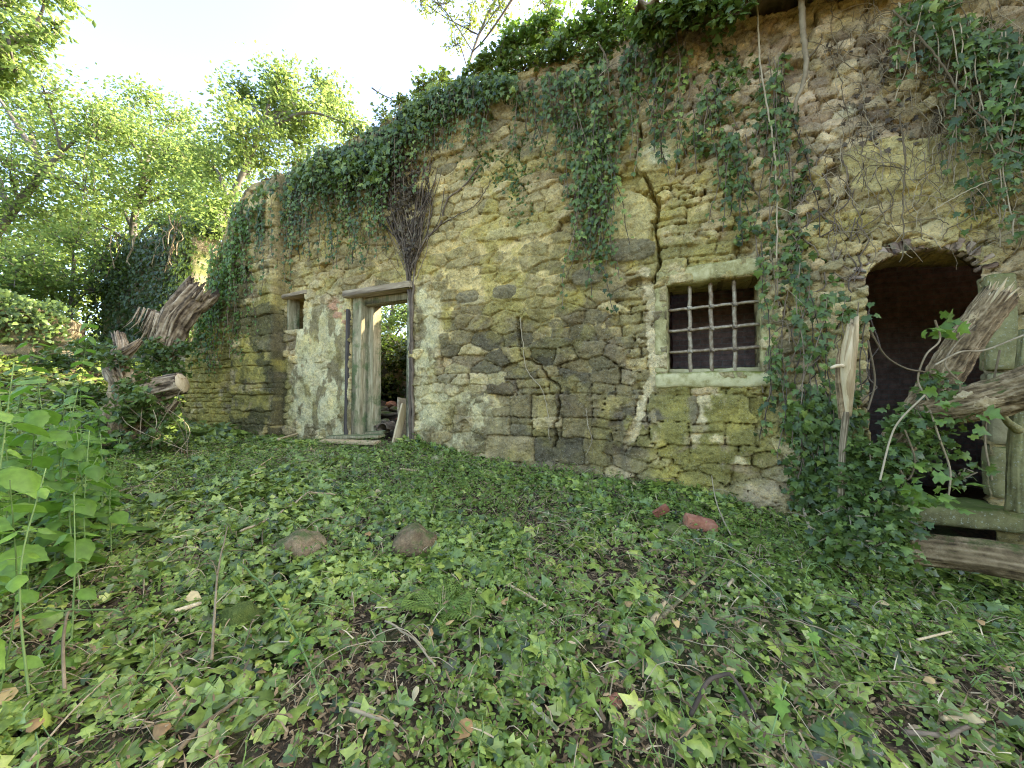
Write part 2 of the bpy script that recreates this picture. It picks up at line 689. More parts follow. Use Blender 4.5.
def soil_mat(name):
    m, nt, out = nodes(name)
    geo = N(nt, 'ShaderNodeNewGeometry')
    n1 = noise_tex(nt, 1.6, 6, .65, geo.outputs['Position'])
    n2 = noise_tex(nt, 26, 6, .75, geo.outputs['Position'])
    r2 = ramp(nt, [(.25, (.014, .010, .005)), (.42, (.045, .031, .015)), (.58, (.10, .07, .035)), (.78, (.21, .155, .085))], n2.outputs['Fac'])
    n3 = noise_tex(nt, 60, 4, .7, geo.outputs['Position'])
    rm = ramp(nt, [(.3, (.035, .048, .010)), (.7, (.10, .125, .028))], n3.outputs['Fac'])
    f = ramp(nt, [(.50, (0, 0, 0)), (.62, (1, 1, 1))], n1.outputs['Fac'])
    c = mixc(nt, f.outputs[0], r2.outputs[0], rm.outputs[0])
    p = N(nt, 'ShaderNodeBsdfPrincipled')
    nt.links.new(c, p.inputs['Base Color'])
    p.inputs['Roughness'].default_value = .95
    p.inputs['Specular IOR Level'].default_value = .15
    bp = N(nt, 'ShaderNodeBump')
    bp.inputs['Strength'].default_value = .9
    bp.inputs['Distance'].default_value = .02
    nt.links.new(n2.outputs['Fac'], bp.inputs['Height'])
    nt.links.new(bp.outputs[0], p.inputs['Normal'])
    nt.links.new(p.outputs[0], out.inputs[0])
    return m


M = {}
M['wall'] = wall_mat('rubble_masonry')
M['soil'] = soil_mat('leaf_mould')
M['ivy_wall'] = leaf_mat('ivy_leaf_dark', [(0, (.034, .055, .012)), (.35, (.080, .120, .024)), (.7, (.15, .205, .038)), (1, (.29, .34, .065))], .40, .25, (.2, .3, .03))
M['ivy_bright'] = leaf_mat('ivy_leaf_fresh_or_sunlit', [(0, (.055, .09, .018)), (.5, (.12, .19, .03)), (.85, (.19, .28, .045)), (1, (.28, .38, .06))], .42, .35, (.25, .42, .04))
M['ivy_ground'] = leaf_mat('ivy_leaf_ground', [(0, (.050, .072, .013)), (.25, (.118, .165, .028)), (.55, (.215, .275, .045)), (.85, (.34, .40, .07)), (1, (.42, .44, .08))], .34, .12, (.3, .4, .05), spec=.5)
M['herb'] = leaf_mat('soft_herb_leaf', [(0, (.10, .15, .02)), (.5, (.17, .24, .04)), (1, (.30, .37, .07))], .5, .35, (.3, .45, .05))
M['tree'] = leaf_mat('tree_leaf_sunny', [(0, (.05, .10, .02)), (.4, (.10, .165, .035)), (.8, (.17, .235, .055)), (1, (.30, .32, .09))], .45, .5, (.46, .58, .13))
M['tree_far'] = leaf_mat('tree_leaf_pale', [(0, (.06, .11, .02)), (.5, (.12, .19, .03)), (1, (.25, .30, .07))], .45, .5, (.5, .55, .1))
M['weed'] = leaf_mat('nettle_leaf', [(0, (.09, .16, .02)), (.6, (.15, .25, .03)), (1, (.24, .36, .05))], .5, .4, (.25, .48, .04))
M['dead_ivy'] = leaf_mat('withered_leaf', [(0, (.05, .035, .02)), (.5, (.12, .085, .045)), (1, (.2, .16, .08))], .7, .15, (.3, .2, .08))
M['fallen'] = leaf_mat('tan_leaf', [(0, (.36, .20, .07)), (.5, (.5, .34, .13)), (1, (.6, .48, .24))], .7, .15, (.6, .4, .1))
M['litter'] = leaf_mat('brown_litter', [(0, (.07, .043, .018)), (.4, (.18, .115, .05)), (.75, (.34, .235, .11)), (1, (.58, .45, .25))], .85, .05, (.3, .2, .1))
M['stem_tan'] = solid_mat('dry_stem', [(.2, (.12, .085, .04)), (.5, (.25, .185, .095)), (.8, (.40, .31, .17))], 9, bump=.2, rndmix=.7)
M['stem_brown'] = solid_mat('brown_stem', [(.2, (.06, .042, .025)), (.5, (.14, .10, .06)), (.8, (.26, .19, .11))], 9, bump=.3, rndmix=.6)
M['stem_green'] = solid_mat('green_stem', [(.2, (.09, .14, .03)), (.8, (.22, .30, .09))], 9, bump=.1, rndmix=.6)
M['bark'] = solid_mat('rough_bark', [(.12, (.075, .046, .019)), (.35, (.20, .13, .056)), (.58, (.34, .23, .105)), (.85, (.50, .355, .18))], 16, (1, 1, 1), 1.0, 45, .9, .6, bdist=.02, moss=(.09, .11, .02), moss_amt=.12)
M['tree_bark'] = solid_mat('grey_bark', [(.25, (.07, .06, .045)), (.8, (.22, .19, .14))], 8, (1, 1, .4), .6, 20, .9, .2)
M['splinter'] = solid_mat('split_wood', [(.2, (.32, .21, .09)), (.5, (.50, .36, .17)), (.8, (.66, .52, .29))], 14, (3, 3, .3), .5, 30, .75, .4)
M['brownwood'] = solid_mat('old_torn_wood', [(.15, (.06, .04, .02)), (.4, (.20, .14, .075)), (.65, (.40, .295, .165)), (.9, (.56, .44, .27))], 14, (1, 1, 1), 1, 40, .85, .8, bdist=.015)
M['timber'] = solid_mat('weathered_timber', [(.25, (.12, .092, .04)), (.5, (.32, .26, .125)), (.75, (.52, .44, .25))], 8, (4, 4, .5), .6, 26, .85, .3, moss=(.12, .14, .045), moss_amt=.35)
M['timber_warm'] = solid_mat('brown_timber', [(.25, (.20, .14, .07)), (.5, (.40, .30, .165)), (.75, (.56, .45, .27))], 7, (.5, 4, 4), .6, 26, .85, .2)
M['mossy_stone'] = solid_mat('mossy_stone', [(.25, (.12, .10, .035)), (.5, (.24, .21, .075)), (.75, (.38, .33, .13))], 8, bump=.8, bscale=45, moss=(.10, .125, .022), moss_amt=.45, rndmix=.3, speck=(.36, .35, .22))
M['win_stone'] = solid_mat('lichened_stone', [(.32, (.13, .105, .035)), (.5, (.36, .30, .11)), (.66, (.54, .46, .21))], 8, bump=.8, bscale=45, moss=(.20, .19, .03), moss_amt=.3, rndmix=.3, speck=(.5, .43, .2))
M['pale_stone'] = solid_mat('dressed_stone', [(.25, (.22, .18, .08)), (.5, (.38, .325, .15)), (.75, (.5, .44, .24))], 6, bump=.7, bscale=45, moss=(.16, .17, .04), moss_amt=.3, rndmix=.3)
M['rock'] = solid_mat('field_stone', [(.25, (.10, .085, .055)), (.5, (.20, .17, .115)), (.8, (.34, .30, .21))], 7, bump=.9, bscale=30, moss=(.07, .10, .02), moss_amt=.35, rndmix=.3)
M['moss'] = solid_mat('moss_cushion', [(.25, (.035, .05, .008)), (.6, (.10, .13, .02)), (.85, (.17, .20, .04))], 22, bump=1, bscale=90, bdist=.02)
M['terracotta'] = solid_mat('terracotta', [(.25, (.20, .07, .035)), (.5, (.36, .14, .07)), (.8, (.46, .25, .14))], 12, bump=.6, bscale=40, rndmix=.4)
M['brick'] = solid_mat('old_brick', [(.25, (.20, .13, .08)), (.5, (.36, .25, .155)), (.8, (.48, .37, .24))], 12, bump=.7, bscale=40, rndmix=.5, moss=(.2, .19, .07), moss_amt=.2)
M['tile'] = solid_mat('roof_tile', [(.25, (.10, .07, .04)), (.5, (.21, .15, .09)), (.8, (.32, .245, .15))], 9, bump=.6, bscale=30, rndmix=.5)
M['iron'] = solid_mat('pitted_iron', [(.28, (.12, .07, .035)), (.45, (.26, .185, .10)), (.66, (.44, .36, .22))], 26, bump=.6, bscale=70, rough=.75, rndmix=.2)
M['brickwall'] = brick_mat('inner_brickwork', (.50, .33, .26), (.36, .24, .19), (.40, .34, .28))
M['dark_timber'] = solid_mat('dark_timber', [(.2, (.03, .024, .018)), (.8, (.10, .08, .055))], 8, (4, 4, .5), .5, 26)
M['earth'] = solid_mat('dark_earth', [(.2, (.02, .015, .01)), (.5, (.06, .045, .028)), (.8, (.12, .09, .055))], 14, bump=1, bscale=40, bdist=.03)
M['mound'] = solid_mat('brown_mossy_mound', [(.25, (.10, .065, .03)), (.5, (.25, .17, .08)), (.8, (.42, .31, .16))], 16, bump=1, bscale=60, bdist=.02, moss=(.10, .12, .03), moss_amt=.2)
# ------------------------------------------------------------------ masonry
def coursed(u, v, seed, hmin=.085, hmax=.23, warp=.05):
    """squared rubble in uneven courses: per-point stone id, distance to the stone's edge, local coords"""
    rg = np.random.default_rng(seed)
    uu = u+.10*(fbm(u*1.1, v*1.1, seed+1)-.5)+.05*(fbm(u*6, v*6, seed+2, 2)-.5)
    vv = v+2*warp*(fbm(u*.8, v*.5, seed+3)-.5)+.05*(fbm(u*5, v*5, seed+4, 3)-.5)
    rows = [vv.min()-.3]
    while rows[-1] < vv.max()+.3:
        rows.append(rows[-1]+rg.uniform(hmin, hmax))
    rows = np.array(rows)
    ri = np.clip(np.searchsorted(rows, vv)-1, 0, len(rows)-2)
    b = rows[ri].copy()
    t = rows[ri+1].copy()
    l = np.zeros_like(u)
    r = np.zeros_like(u)
    sid = np.zeros(u.shape, np.int64)
    umin, umax = uu.min()-.6, uu.max()+.6
    for k in range(len(rows)-1):
        idx = np.nonzero(ri == k)
        if len(idx[0]) == 0:
            continue
        h = rows[k+1]-rows[k]
        js = [umin-rg.uniform(0, .3)]
        while js[-1] < umax:
            js.append(js[-1]+h*rg.uniform(.7, 2.3)+.05)
        js = np.array(js)
        sp = np.where((rg.random(len(js)) < .28) & (h > .15), rg.uniform(.35, .65, len(js)), 0)
        q = np.searchsorted(js, uu[idx])-1
        l[idx] = js[q]
        r[idx] = js[q+1]
        s = sp[q]
        mid = rows[k]+h*s
        up = (vv[idx] > mid)
        bb = b[idx]
        tt = t[idx]
        has = s > 0
        bb = np.where(has & up, mid, bb)
        tt = np.where(has & ~up, mid, tt)
        b[idx] = bb
        t[idx] = tt
        sid[idx] = k*2000+q*2+(has & up)
    dx = np.minimum(uu-l, r-uu)+.012*(fbm(u*40, v*40, seed+8, 2)-.5)
    dz = np.minimum(vv-b, t-vv)
    r0 = .022
    d = np.where((dx < r0) & (dz < r0), r0-np.hypot(np.minimum(r0, r0-dx), np.minimum(r0, r0-dz)), np.minimum(dx, dz))
    d = d+.018*(fbm(u*22, v*22, seed+6, 3)-.5)
    return sid, d, uu-(l+r)/2, vv-(b+t)/2


def rubble(u, v, seed, cu=.15, cv=.10, drop=0.0, wp=.05):
    rg = np.random.default_rng(seed)
    J = rg.random((256, 256, 2))
    uu = u+wp*(fbm(u*5, v*5, seed+1, 3)-.5)+.07*(fbm(u*1.3, v*1.3, seed+3, 2)-.5)
    vv = v+wp*(fbm(u*5, v*5, seed+2, 3)-.5)+.12*(fbm(u*.6, v*.4, seed+4, 2)-.5)
    a = uu/cu
    b = vv/cv
    ia = np.floor(a).astype(int)
    ib = np.floor(b).astype(int)
    F1 = np.full(u.shape, 9.0)
    F2 = np.full(u.shape, 9.0)
    sid = np.zeros(u.shape, np.int64)
    ca = np.zeros(u.shape)
    cb = np.zeros(u.shape)
    for da in ((-2, -1, 0, 1, 2) if drop else (-2, -1, 0, 1)):
        for db in (-1, 0, 1):
            ja = (ia+da)
            jb = (ib+db)
            pa = ja+.15+.7*J[ja & 255, jb & 255, 0]+.5*(jb & 1)
            pb = jb+(.30+.40*J[ja & 255, jb & 255, 1] if drop else .22+.56*J[ja & 255, jb & 255, 1])
            if drop:
                pa = np.where(hash01((ja*57+jb*131).astype(float), 9) < drop, pa+9, pa)
            d = np.hypot(a-pa, b-pb)
            c1 = d < F1
            F2 = np.where(c1, F1, np.minimum(F2, d))
            sid = np.where(c1, (ja & 1023)*1024+(jb & 1023), sid)
            ca = np.where(c1, a-pa, ca)
            cb = np.where(c1, b-pb, cb)
            F1 = np.where(c1, d, F1)
    d = (F2-F1)*.5*(cu*cv)**.5
    d = d+.016*(fbm(u*24, v*24, seed+6, 3)-.5)
    return sid+10**7, d, ca*cu, cb*cv


def hash01(i, k):
    x = np.sin(i*12.9898+k*78.233)*43758.5453
    return x-np.floor(x)


def sheet_with_back(H, keep, U, Vv, thick, ycol, bcol, splay=None):
    """front height field (y = -H), straight back at +thick, closed round every edge and opening"""
    nu, nv = U.shape
    fk = keep[:-1, :-1] & keep[1:, :-1] & keep[1:, 1:] & keep[:-1, 1:]
    idx = np.arange(nu*nv).reshape(nu, nv)
    Fq = np.stack([idx[:-1, :-1], idx[1:, :-1], idx[1:, 1:], idx[:-1, 1:]], -1)[fk]
    used = np.zeros(nu*nv, bool)
    used[Fq.ravel()] = True
    # directed edges on the rim
    pad = np.zeros((nu+1, nv+1), bool)
    pad[1:-1, 1:-1] = fk
    E = []
    cells = pad[1:-1, 1:-1]
    for (a0, a1, off) in (((0, 0), (1, 0), (0, -1)), ((1, 0), (1, 1), (1, 0)), ((1, 1), (0, 1), (0, 1)), ((0, 1), (0, 0), (-1, 0))):
        nb = pad[1+off[0]:nu+off[0], 1+off[1]:nv+off[1]]
        e = cells & ~nb
        ii, jj = np.nonzero(e)
        E.append(np.stack([idx[ii+a0[0], jj+a0[1]], idx[ii+a1[0], jj+a1[1]]], -1))
    E = np.concatenate(E)
    new = -np.ones(nu*nv, np.int64)
    new[used] = np.arange(used.sum())
    Vf = np.stack([U.ravel(), -H.ravel(), Vv.ravel()], -1)[used]
    Cf = ycol.reshape(-1, 3)[used]
    n0 = len(Vf)
    # rim strips with several steps so that the reveals can be uneven too
    ru = np.unique(E)
    rmap = {}
    steps = 6
    Vs = [Vf]
    Cs = [Cf]
    base = np.stack([U.ravel()[ru], Vv.ravel()[ru]], -1)
    hf = -H.ravel()[ru]
    cr = ycol.reshape(-1, 3)[ru]
    loc = -np.ones(nu*nv, np.int64)
    loc[ru] = np.arange(len(ru))
    for k in range(1, steps+1):
        y = hf+(thick-hf)*k/steps
        a = base+np.stack([fbm(base[:, 0]*9+y*7, base[:, 1]*9, 77, 2)-.5, fbm(base[:, 0]*9, base[:, 1]*9+y*7, 78, 2)-.5], -1)*.03*(k < steps)
        if splay is not None:
            a[:, 0] += splay(base[:, 0], base[:, 1])*(y-hf)
        Vs.append(np.stack([a[:, 0], y, a[:, 1]], -1))
        Cs.append(cr*.9)
    Fs = [new[Fq]]
    prev = new[E]
    for k in range(1, steps+1):
        cur = n0+(k-1)*len(ru)+loc[E]
        Fs.append(np.stack([prev[:, 1], prev[:, 0], cur[:, 0], cur[:, 1]], -1))
        prev = cur
    # coarse back: reuse the rim ring and a plain back of the same cells, every cell
    n1 = n0+steps*len(ru)
    bidx = -np.ones(nu*nv, np.int64)
    bidx[ru] = n0+(steps-1)*len(ru)+np.arange(len(ru))
    inner = used.copy()
    inner[ru] = False
    ii = np.nonzero(inner)[0]
    bidx[ii] = n1+np.arange(len(ii))
    xb = U.ravel()[ii].copy()
    if splay is not None:
        e_ = xb-AX1
        zb_ = Vv.ravel()[ii]
        xb += np.where((e_ > -.2) & (e_ < .95) & (zb_ > AZ0-.75) & (zb_ < ASP+ARI+.12), .40*(1-np.clip(e_, 0, .95)/.95), 0)
    Vs.append(np.stack([xb, np.full(len(ii), thick)+.03*(fbm(U.ravel()[ii]*6, Vv.ravel()[ii]*8, 90, 2)-.5), Vv.ravel()[ii]], -1))
    Cs.append(np.broadcast_to(np.array(bcol), (len(ii), 3)))
    Fs.append(bidx[Fq][:, ::-1])
    return np.concatenate(Vs), np.concatenate(Fs), np.concatenate(Cs)


def blob(px, py, cx, cy, rx, ry, soft=.5, nz=None):
    q = np.hypot((px-cx)/rx, (py-cy)/ry)
    if nz is not None:
        q = q+(nz-.5)*1.1
    return 1-sstep(1-soft, 1+soft*.4, q)


def polydist(x, z, pts):
    d = np.full(x.shape, 9.0)
    for (a, b) in zip(pts[:-1], pts[1:]):
        ax, az = a
        bx, bz = b
        L2 = (bx-ax)**2+(bz-az)**2+1e-9
        t = np.clip(((x-ax)*(bx-ax)+(z-az)*(bz-az))/L2, 0, 1)
        d = np.minimum(d, np.hypot(x-ax-t*(bx-ax), z-az-t*(bz-az)))
    return d


def XZ(pts, Y=0.0):
    return [tuple(P(a, b, Y)[[0, 2]]) for a, b in pts]


C = np.array
house = thing('ruined_house', 'roofless ruined stone house with ivy on its wall, a barred window and two doorways', 'house', (-3, 0, .6))

# --- openings (measured once on the wall plane)
WX0, WX1 = P(668, 325)[0], P(760, 325)[0]
WZ0, WZ1 = P(712, 372)[2], P(712, 281)[2]
DX0, DX1 = P(352, 360)[0], P(411, 360)[0]
DZ0, DZ1 = P(380, 442)[2], P(385, 291)[2]
NX0, NX1 = P(287, 312)[0], P(307, 312)[0]
NZ0, NZ1 = P(297, 330)[2], P(297, 297)[2]
AX0, AX1 = P(867, 350)[0], P(980, 350)[0]
AZ0 = P(920, 498)[2]
ASP = P(866, 283)[2]          # springing
ARI = P(922, 251)[2]-ASP      # rise
PX0, PX1 = P(243, 330)[0], P(285, 330)[0]     # the pilaster at the left end

top_px = [(196, 352), (205, 315), (217, 280), (238, 220), (258, 192), (300, 168), (350, 142), (400, 116), (450, 93), (500, 80),
          (560, 62), (640, 34), (700, 18), (760, 5)]
top_xz = np.array(XZ(top_px))
e0, e1 = P(634, 12, -.5), P(905, -42, -.5)
roofz = lambda x: np.interp(x, [e0[0], e1[0], 4.7], [e0[2], e1[2], e1[2]])
topX = np.r_[-9.5, top_xz[:, 0], 8]
topZ = np.r_[1.9, top_xz[:, 1], 4.78]
_x = np.linspace(e0[0]+.15, 7.2, 30)
topX = np.r_[topX[topX < e0[0]+.02], _x]
topZ = np.r_[topZ[:len(topX)-30], roofz(_x)+.5*.3+.03]

step = .0105
us = np.arange(-8.75, 6.9, step)
vs = np.arange(0.0, 5.75, step)
U, V = np.meshgrid(us, vs, indexing='ij')
# photo coordinates of every wall point, to lay out the regions where the photo shows them
dz_ = np.stack([U, np.zeros_like(U), V], -1)-CAM
zz = dz_@fwd
PXg = 512+FPX*(dz_@rgt)/zz
PYg = 384-FPX*(dz_@upv)/zz
nzA = fbm(U*1.7, V*1.7, 200, 5)
nzB = fbm(U*4.0, V*4.0, 210, 4)
nzC = fbm(U*.9, V*.9, 215, 4)

topz = np.interp(U, topX, topZ)+.10*(fbm(U*3, U*0, 220, 3)-.5)
keep = V < topz
arch_z = ASP+ARI*np.sqrt(np.clip(1-((U-(AX0+AX1)/2)/((AX1-AX0)/2+.001))**2, 0, 1))**.9
wob = .02*(fbm(U*7, V*7, 230, 3)-.5)
inwin = (U > WX0) & (U < WX1) & (V > WZ0) & (V < WZ1)
indoor = (U > DX0+wob) & (U < DX1+wob) & (V > DZ0-.35) & (V < DZ1)
innich = (U > NX0+wob) & (U < NX1+wob) & (V > NZ0) & (V < NZ1)
inarch = (U > AX0+wob) & (U < AX1+wob) & (V > AZ0-.6) & (V < arch_z)
keep &= ~(inwin | indoor | innich | inarch)

sA, dA, la, lb = rubble(U, V, 301, .27, .125, .15, .045)
sC, dC, lc, ld_ = coursed(U, V, 305, .07, .19)
sB, dB, la2, lb2 = rubble(U, V, 340)
sD, dD, la3, lb3 = coursed(U, V, 380, .17, .36, .03)
small = np.maximum(blob(PXg, PYg, 830, 110, 260, 130, .4, nzB), blob(PXg, PYg, 690, 60, 90, 120, .4, nzB))
small = np.maximum(small, blob(PXg, PYg, 860, 330, 120, 150, .4, nzB))
big = np.maximum(blob(PXg, PYg, 545, 420, 80, 60, .4, nzB), blob(PXg, PYg, 705, 420, 70, 50, .4, nzB))
big = np.maximum(big, blob(PXg, PYg, 900, 190, 120, 40, .4, nzB)*.9)
big = np.maximum(big, ((U > PX0-.05) & (U < PX1)).astype(float))
selB = small > .5
selD = (big > .5) & ~selB


selC = (np.maximum(blob(PXg, PYg, 700, 300, 80, 190, .3, nzB), blob(PXg, PYg, 215, 380, 45, 120, .3, nzB)) > .5) & ~selB & ~selD


def pick(a, b, d, c=None):
    return np.where(selB, b, np.where(selD, d, a if c is None else np.where(selC, c, a)))


sid = pick(sA+3*10**7, sB, sD+5*10**6, sC)
dd = pick(dA, dB, dD, dC)
lu = pick(la, la2, la3, lc)
lv = pick(lb, lb2, lb3, ld_)
h1, h2, h3, h4, h5 = [hash01(sid.astype(float) % 100003, k) for k in range(1, 6)]

# regional fields
plaster = np.maximum.reduce([blob(PXg, PYg, 322, 385, 34, 95, .35, nzA)*1.0, blob(PXg, PYg, 427, 380, 20, 90, .4, nzA)*.9,
                             blob(PXg, PYg, 455, 415, 45, 50, .4, nzA)*.7])
ochre = np.maximum.reduce([blob(PXg, PYg, 490, 250, 150, 90, .6, nzA), blob(PXg, PYg, 370, 235, 90, 70, .6, nzA)*.8,
                           blob(PXg, PYg, 650, 190, 90, 90, .6, nzA)*.9, blob(PXg, PYg, 910, 200, 130, 50, .6, nzA)*.85])
darkst = np.maximum(blob(PXg, PYg, 570, 375, 90, 110, .6, nzA), blob(PXg, PYg, 590, 430, 100, 50, .6, nzA))
green = np.maximum.reduce([blob(PXg, PYg, 705, 430, 95, 75, .6, nzA), blob(PXg, PYg, 262, 360, 32, 120, .5, nzA), blob(PXg, PYg, 215, 380, 40, 120, .6, nzA),
                           blob(PXg, PYg, 700, 240, 90, 50, .6, nzA)*.6, blob(PXg, PYg, 560, 300, 90, 60, .6, nzA)*.35])
pink = np.maximum(blob(PXg, PYg, 840, 70, 280, 120, .5, nzA), blob(PXg, PYg, 690, 40, 110, 90, .5, nzA))
flush = np.maximum(blob(PXg, PYg, 490, 290, 120, 90, .6, nzB)*.5, plaster)

# heights
prot = (h1-.5)*.046+(h2 > .86)*.016
dpos = np.maximum(dd, 0)
bul = np.where(selB, .032, .036)*(1-np.exp(-dpos/np.where(selB, .007, .007)))
tq = fbm(U*5+3*h2, V*8+5*h3, 245, 4)*7
terr = (np.floor(tq)+sstep(.35, .65, tq-np.floor(tq)))/7-.5
rough = .05*terr+.020*(fbm(U*16, V*16, 240, 4)-.5)+.016*(fbm(U*42, V*42, 250, 3)-.5)
hs = prot+bul+(h3-.5)*.16*lu+(h4-.5)*.18*lv+rough*1.2
deepj = fbm(U*2.4+7, V*2.4, 262, 4)
lvl = -.040+.056*(fbm(U*3.5, V*3.5, 260, 4)-.5)*2+flush*.092-darkst*.002-pink*.014+ochre*.012-.045*sstep(.47, .60, deepj)*(1-flush)
hm = lvl+.014*(fbm(U*12, V*12, 270, 4)-.5)+.008*(fbm(U*50, V*50, 280, 2)-.5)
gone = (h5 < .05) & (plaster < .3)
hs = hs-gone*.06
is_stone = (hs > hm) & (dd > 0)
H = np.where(is_stone, hs, np.maximum(hm, np.where(dd > 0, hs, -9)))
edge = sstep(0, .012, hs-hm)*(dd > 0)

# the wall leans and bulges a little
H = H+.05*(nzC-.5)
# pilaster stands proud, with a worn arris
pil = sstep(PX0-.10, PX0+.02, U)*(1-sstep(PX1-.02+.03*(nzB-.5), PX1+.012+.03*(nzB-.5), U))
pilz = 1-sstep(P(265, 215)[2], P(265, 205)[2]+.3, V)*.35
H = H+.17*pil*pilz+.10*(1-sstep(PX0-.3, PX0, U))
# battered, broken foot right of the crack (below the window)
foot = sstep(P(620, 455)[0], P(628, 455)[0], U)*(1-sstep(P(795, 450)[0], P(820, 450)[0], U))*(1-sstep(P(700, 440)[2], P(700, 395)[2], V))
H = H+.10*foot+.05*sstep(P(700, 480)[2]+.1, P(700, 480)[2]-.1, V)
# cracks
crack1 = XZ([(642, 125), (638, 150), (645, 178), (658, 205), (655, 232), (662, 262), (655, 285)])
crack2 = XZ([(519, 318), (521, 345), (523, 357), (541, 364), (547, 378), (560, 386), (562, 404), (556, 425), (554, 446)])
cw = .004+.017*fbm(U*5, V*5, 290, 2)
for k, cr in enumerate((crack1, crack2)):
    d = polydist(U+.05*(fbm(U*9, V*9, 300, 2)-.5)+.05*(fbm(U*24, V*24, 302, 3)-.5), V+.05*(fbm(U*15, V*15, 303, 3)-.5), cr)
    g = 1-sstep(cw*.5, cw*1.5, d)
    H = H-.16*g*(1 if k == 0 else .7)
# pale mortar ridge beside the window
ridge = XZ([(645, 272), (651, 300), (649, 330), (655, 360), (654, 376), (643, 402), (638, 425), (628, 445)])
d = polydist(U+.06*(fbm(U*8, V*8, 310, 3)-.5), V, ridge)
rg_ = 1-sstep(.030, .060, d+.06*(fbm(U*14, V*14, 312, 3)-.5)+.03*(fbm(U*34, V*34, 313, 2)-.5))
H = H+(np.maximum(H, .014)*.35+.65*(.020+.016*(fbm(U*22, V*22, 311, 5)-.5))-H)*sstep(.2, .8, rg_)
# cavity under the stones at the crack
for (a, b, w, hgt) in ((640, 250, 16, 7), (640, 283, 14, 5), (744, 250, 10, 8)):
    c = P(a, b)
    q = np.hypot((U-c[0])/(w*.0105), (V-c[2])/(hgt*.0105))+.5*(nzB-.5)
    H = H-.09*(1-sstep(.7, 1.0, q))
# big single stones the eye catches
bigst = np.zeros_like(U)
for (a, b, w, hgt, up) in ((660, 158, 20, 14, .05), (918, 167, 38, 18, .05), (985, 165, 30, 26, .04), (625, 222, 26, 26, .04), (878, 160, 22, 14, .04),
                           (634, 252, 22, 10, .045), (588, 277, 16, 9, .03), (505, 292, 14, 7, .02), (515, 232, 34, 6, .02), (468, 297, 14, 7, .02)):
    c = P(a, b)
    sc = np.linalg.norm(c-CAM)/FPX*.95
    q = (np.abs((U-c[0])/(w*sc))**3+np.abs((V-c[2])/(hgt*sc))**3)**(1/3)+.22*(fbm(U*6, V*6, 320, 3)-.5)
    q = q+.10*(fbm(U*19, V*19, 321, 3)-.5)
    m = 1-sstep(.93, .99, q)
    H = np.where(m > 0, H*(1-m)+m*(up+.02*(1-q**2)+rough), H)
    bigst = np.maximum(bigst, m)

# colours (what the stone itself is, plus the pilaster's painted shade line)
stoneA = C([.30, .255, .135])
pal = np.stack([C([.36, .30, .155]), C([.27, .235, .125]), C([.20, .175, .105]), C([.31, .255, .155]), C([.40, .345, .20])])
sc_ = pal[(h2*4.99).astype(int)]*(.62+.62*h3)[..., None]
palp = np.stack([C([.37, .30, .205]), C([.30, .24, .165]), C([.45, .375, .26]), C([.25, .195, .135]), C([.37, .31, .20])])
scp = palp[(h2*4.99).astype(int)]*(.66+.6*h3)[..., None]
pald = np.stack([C([.115, .10, .062]), C([.16, .135, .075]), C([.09, .08, .052]), C([.21, .175, .09]), C([.13, .105, .065])])
scd = pald[(h2*4.99).astype(int)]*(.74+.4*h3)[..., None]


def lerp(a, b, t):
    return a+(b-a)*np.clip(t, 0, 1)[..., None]


stone = lerp(sc_, scp, pink)
stone = lerp(stone, scd, np.clip(darkst*1.15-(h4 > .85)*.6, 0, 1))
# some dark stones lie scattered through the yellow pointing
stone = lerp(stone, scd, (h4 < .62)*blob(PXg, PYg, 530, 320, 150, 130, .6, nzB)*.95)
mort = np.broadcast_to(C([.42, .355, .19]), stone.shape)
mort = lerp(mort, np.broadcast_to(C([.48, .39, .175]), stone.shape), ochre*(.5+.5*nzB))
mort = lerp(mort, np.broadcast_to(C([.34, .275, .185]), stone.shape), pink)
mort = lerp(mort, np.broadcast_to(C([.34, .285, .14]), stone.shape), darkst*.55)
mort = lerp(mort, np.broadcast_to(C([.40, .385, .245]), stone.shape), plaster)
mort = mort*(.75+.5*fbm(U*8, V*8, 330, 4))[..., None]
stone = lerp(stone, stone*.45+C([.30, .255, .11])*.75, ochre*.6)
mort = lerp(mort, np.broadcast_to(C([.075, .058, .032]), stone.shape), .9*sstep(-.012, -.040, hm)*(1-plaster))
Cc = lerp(mort, stone, edge)
# plaster: pale lime with worn brown-green patches
pn = fbm(U*6, V*3.2, 341, 5)
Cc = lerp(Cc, np.broadcast_to(C([.155, .13, .07]), stone.shape), plaster*sstep(.53, .60, pn)*.9)
Cc = lerp(Cc, np.broadcast_to(C([.41, .375, .225]), stone.shape), plaster*sstep(.47, .38, pn)*.8)
# lichen and moss, then a shade line beside the pilaster
mo = fbm(U*5.5, V*5.5, 350, 5)
Cc = lerp(Cc, np.broadcast_to(C([.185, .170, .055]), stone.shape), sstep(.50-.20*green, .64-.20*green, mo)*np.clip(green*.95+.12, 0, 1))
mo2 = fbm(U*3.1+5, V*3.1, 360, 5)
Cc = lerp(Cc, np.broadcast_to(C([.31, .27, .075]), stone.shape), sstep(.52, .66, mo2)*(.25+.35*np.maximum(ochre, green)))
Cc = lerp(Cc, np.broadcast_to(C([.065, .062, .03]), stone.shape), pil*sstep(.49, .60, fbm(U*2.6+1, V*4.2, 370, 4))*.85)
Cc = lerp(Cc, np.broadcast_to(C([.055, .05, .03]), stone.shape), .8*sstep(PX1-.16, PX1-.02, U)*(1-sstep(PX1+.02, PX1+.10, U))*sstep(.38, .5, fbm(U*5, V*6, 375, 3))*(1-sstep(P(287, 330)[2], P(287, 300)[2], V)))  # shadow line along the pilaster's right edge, put into the colour
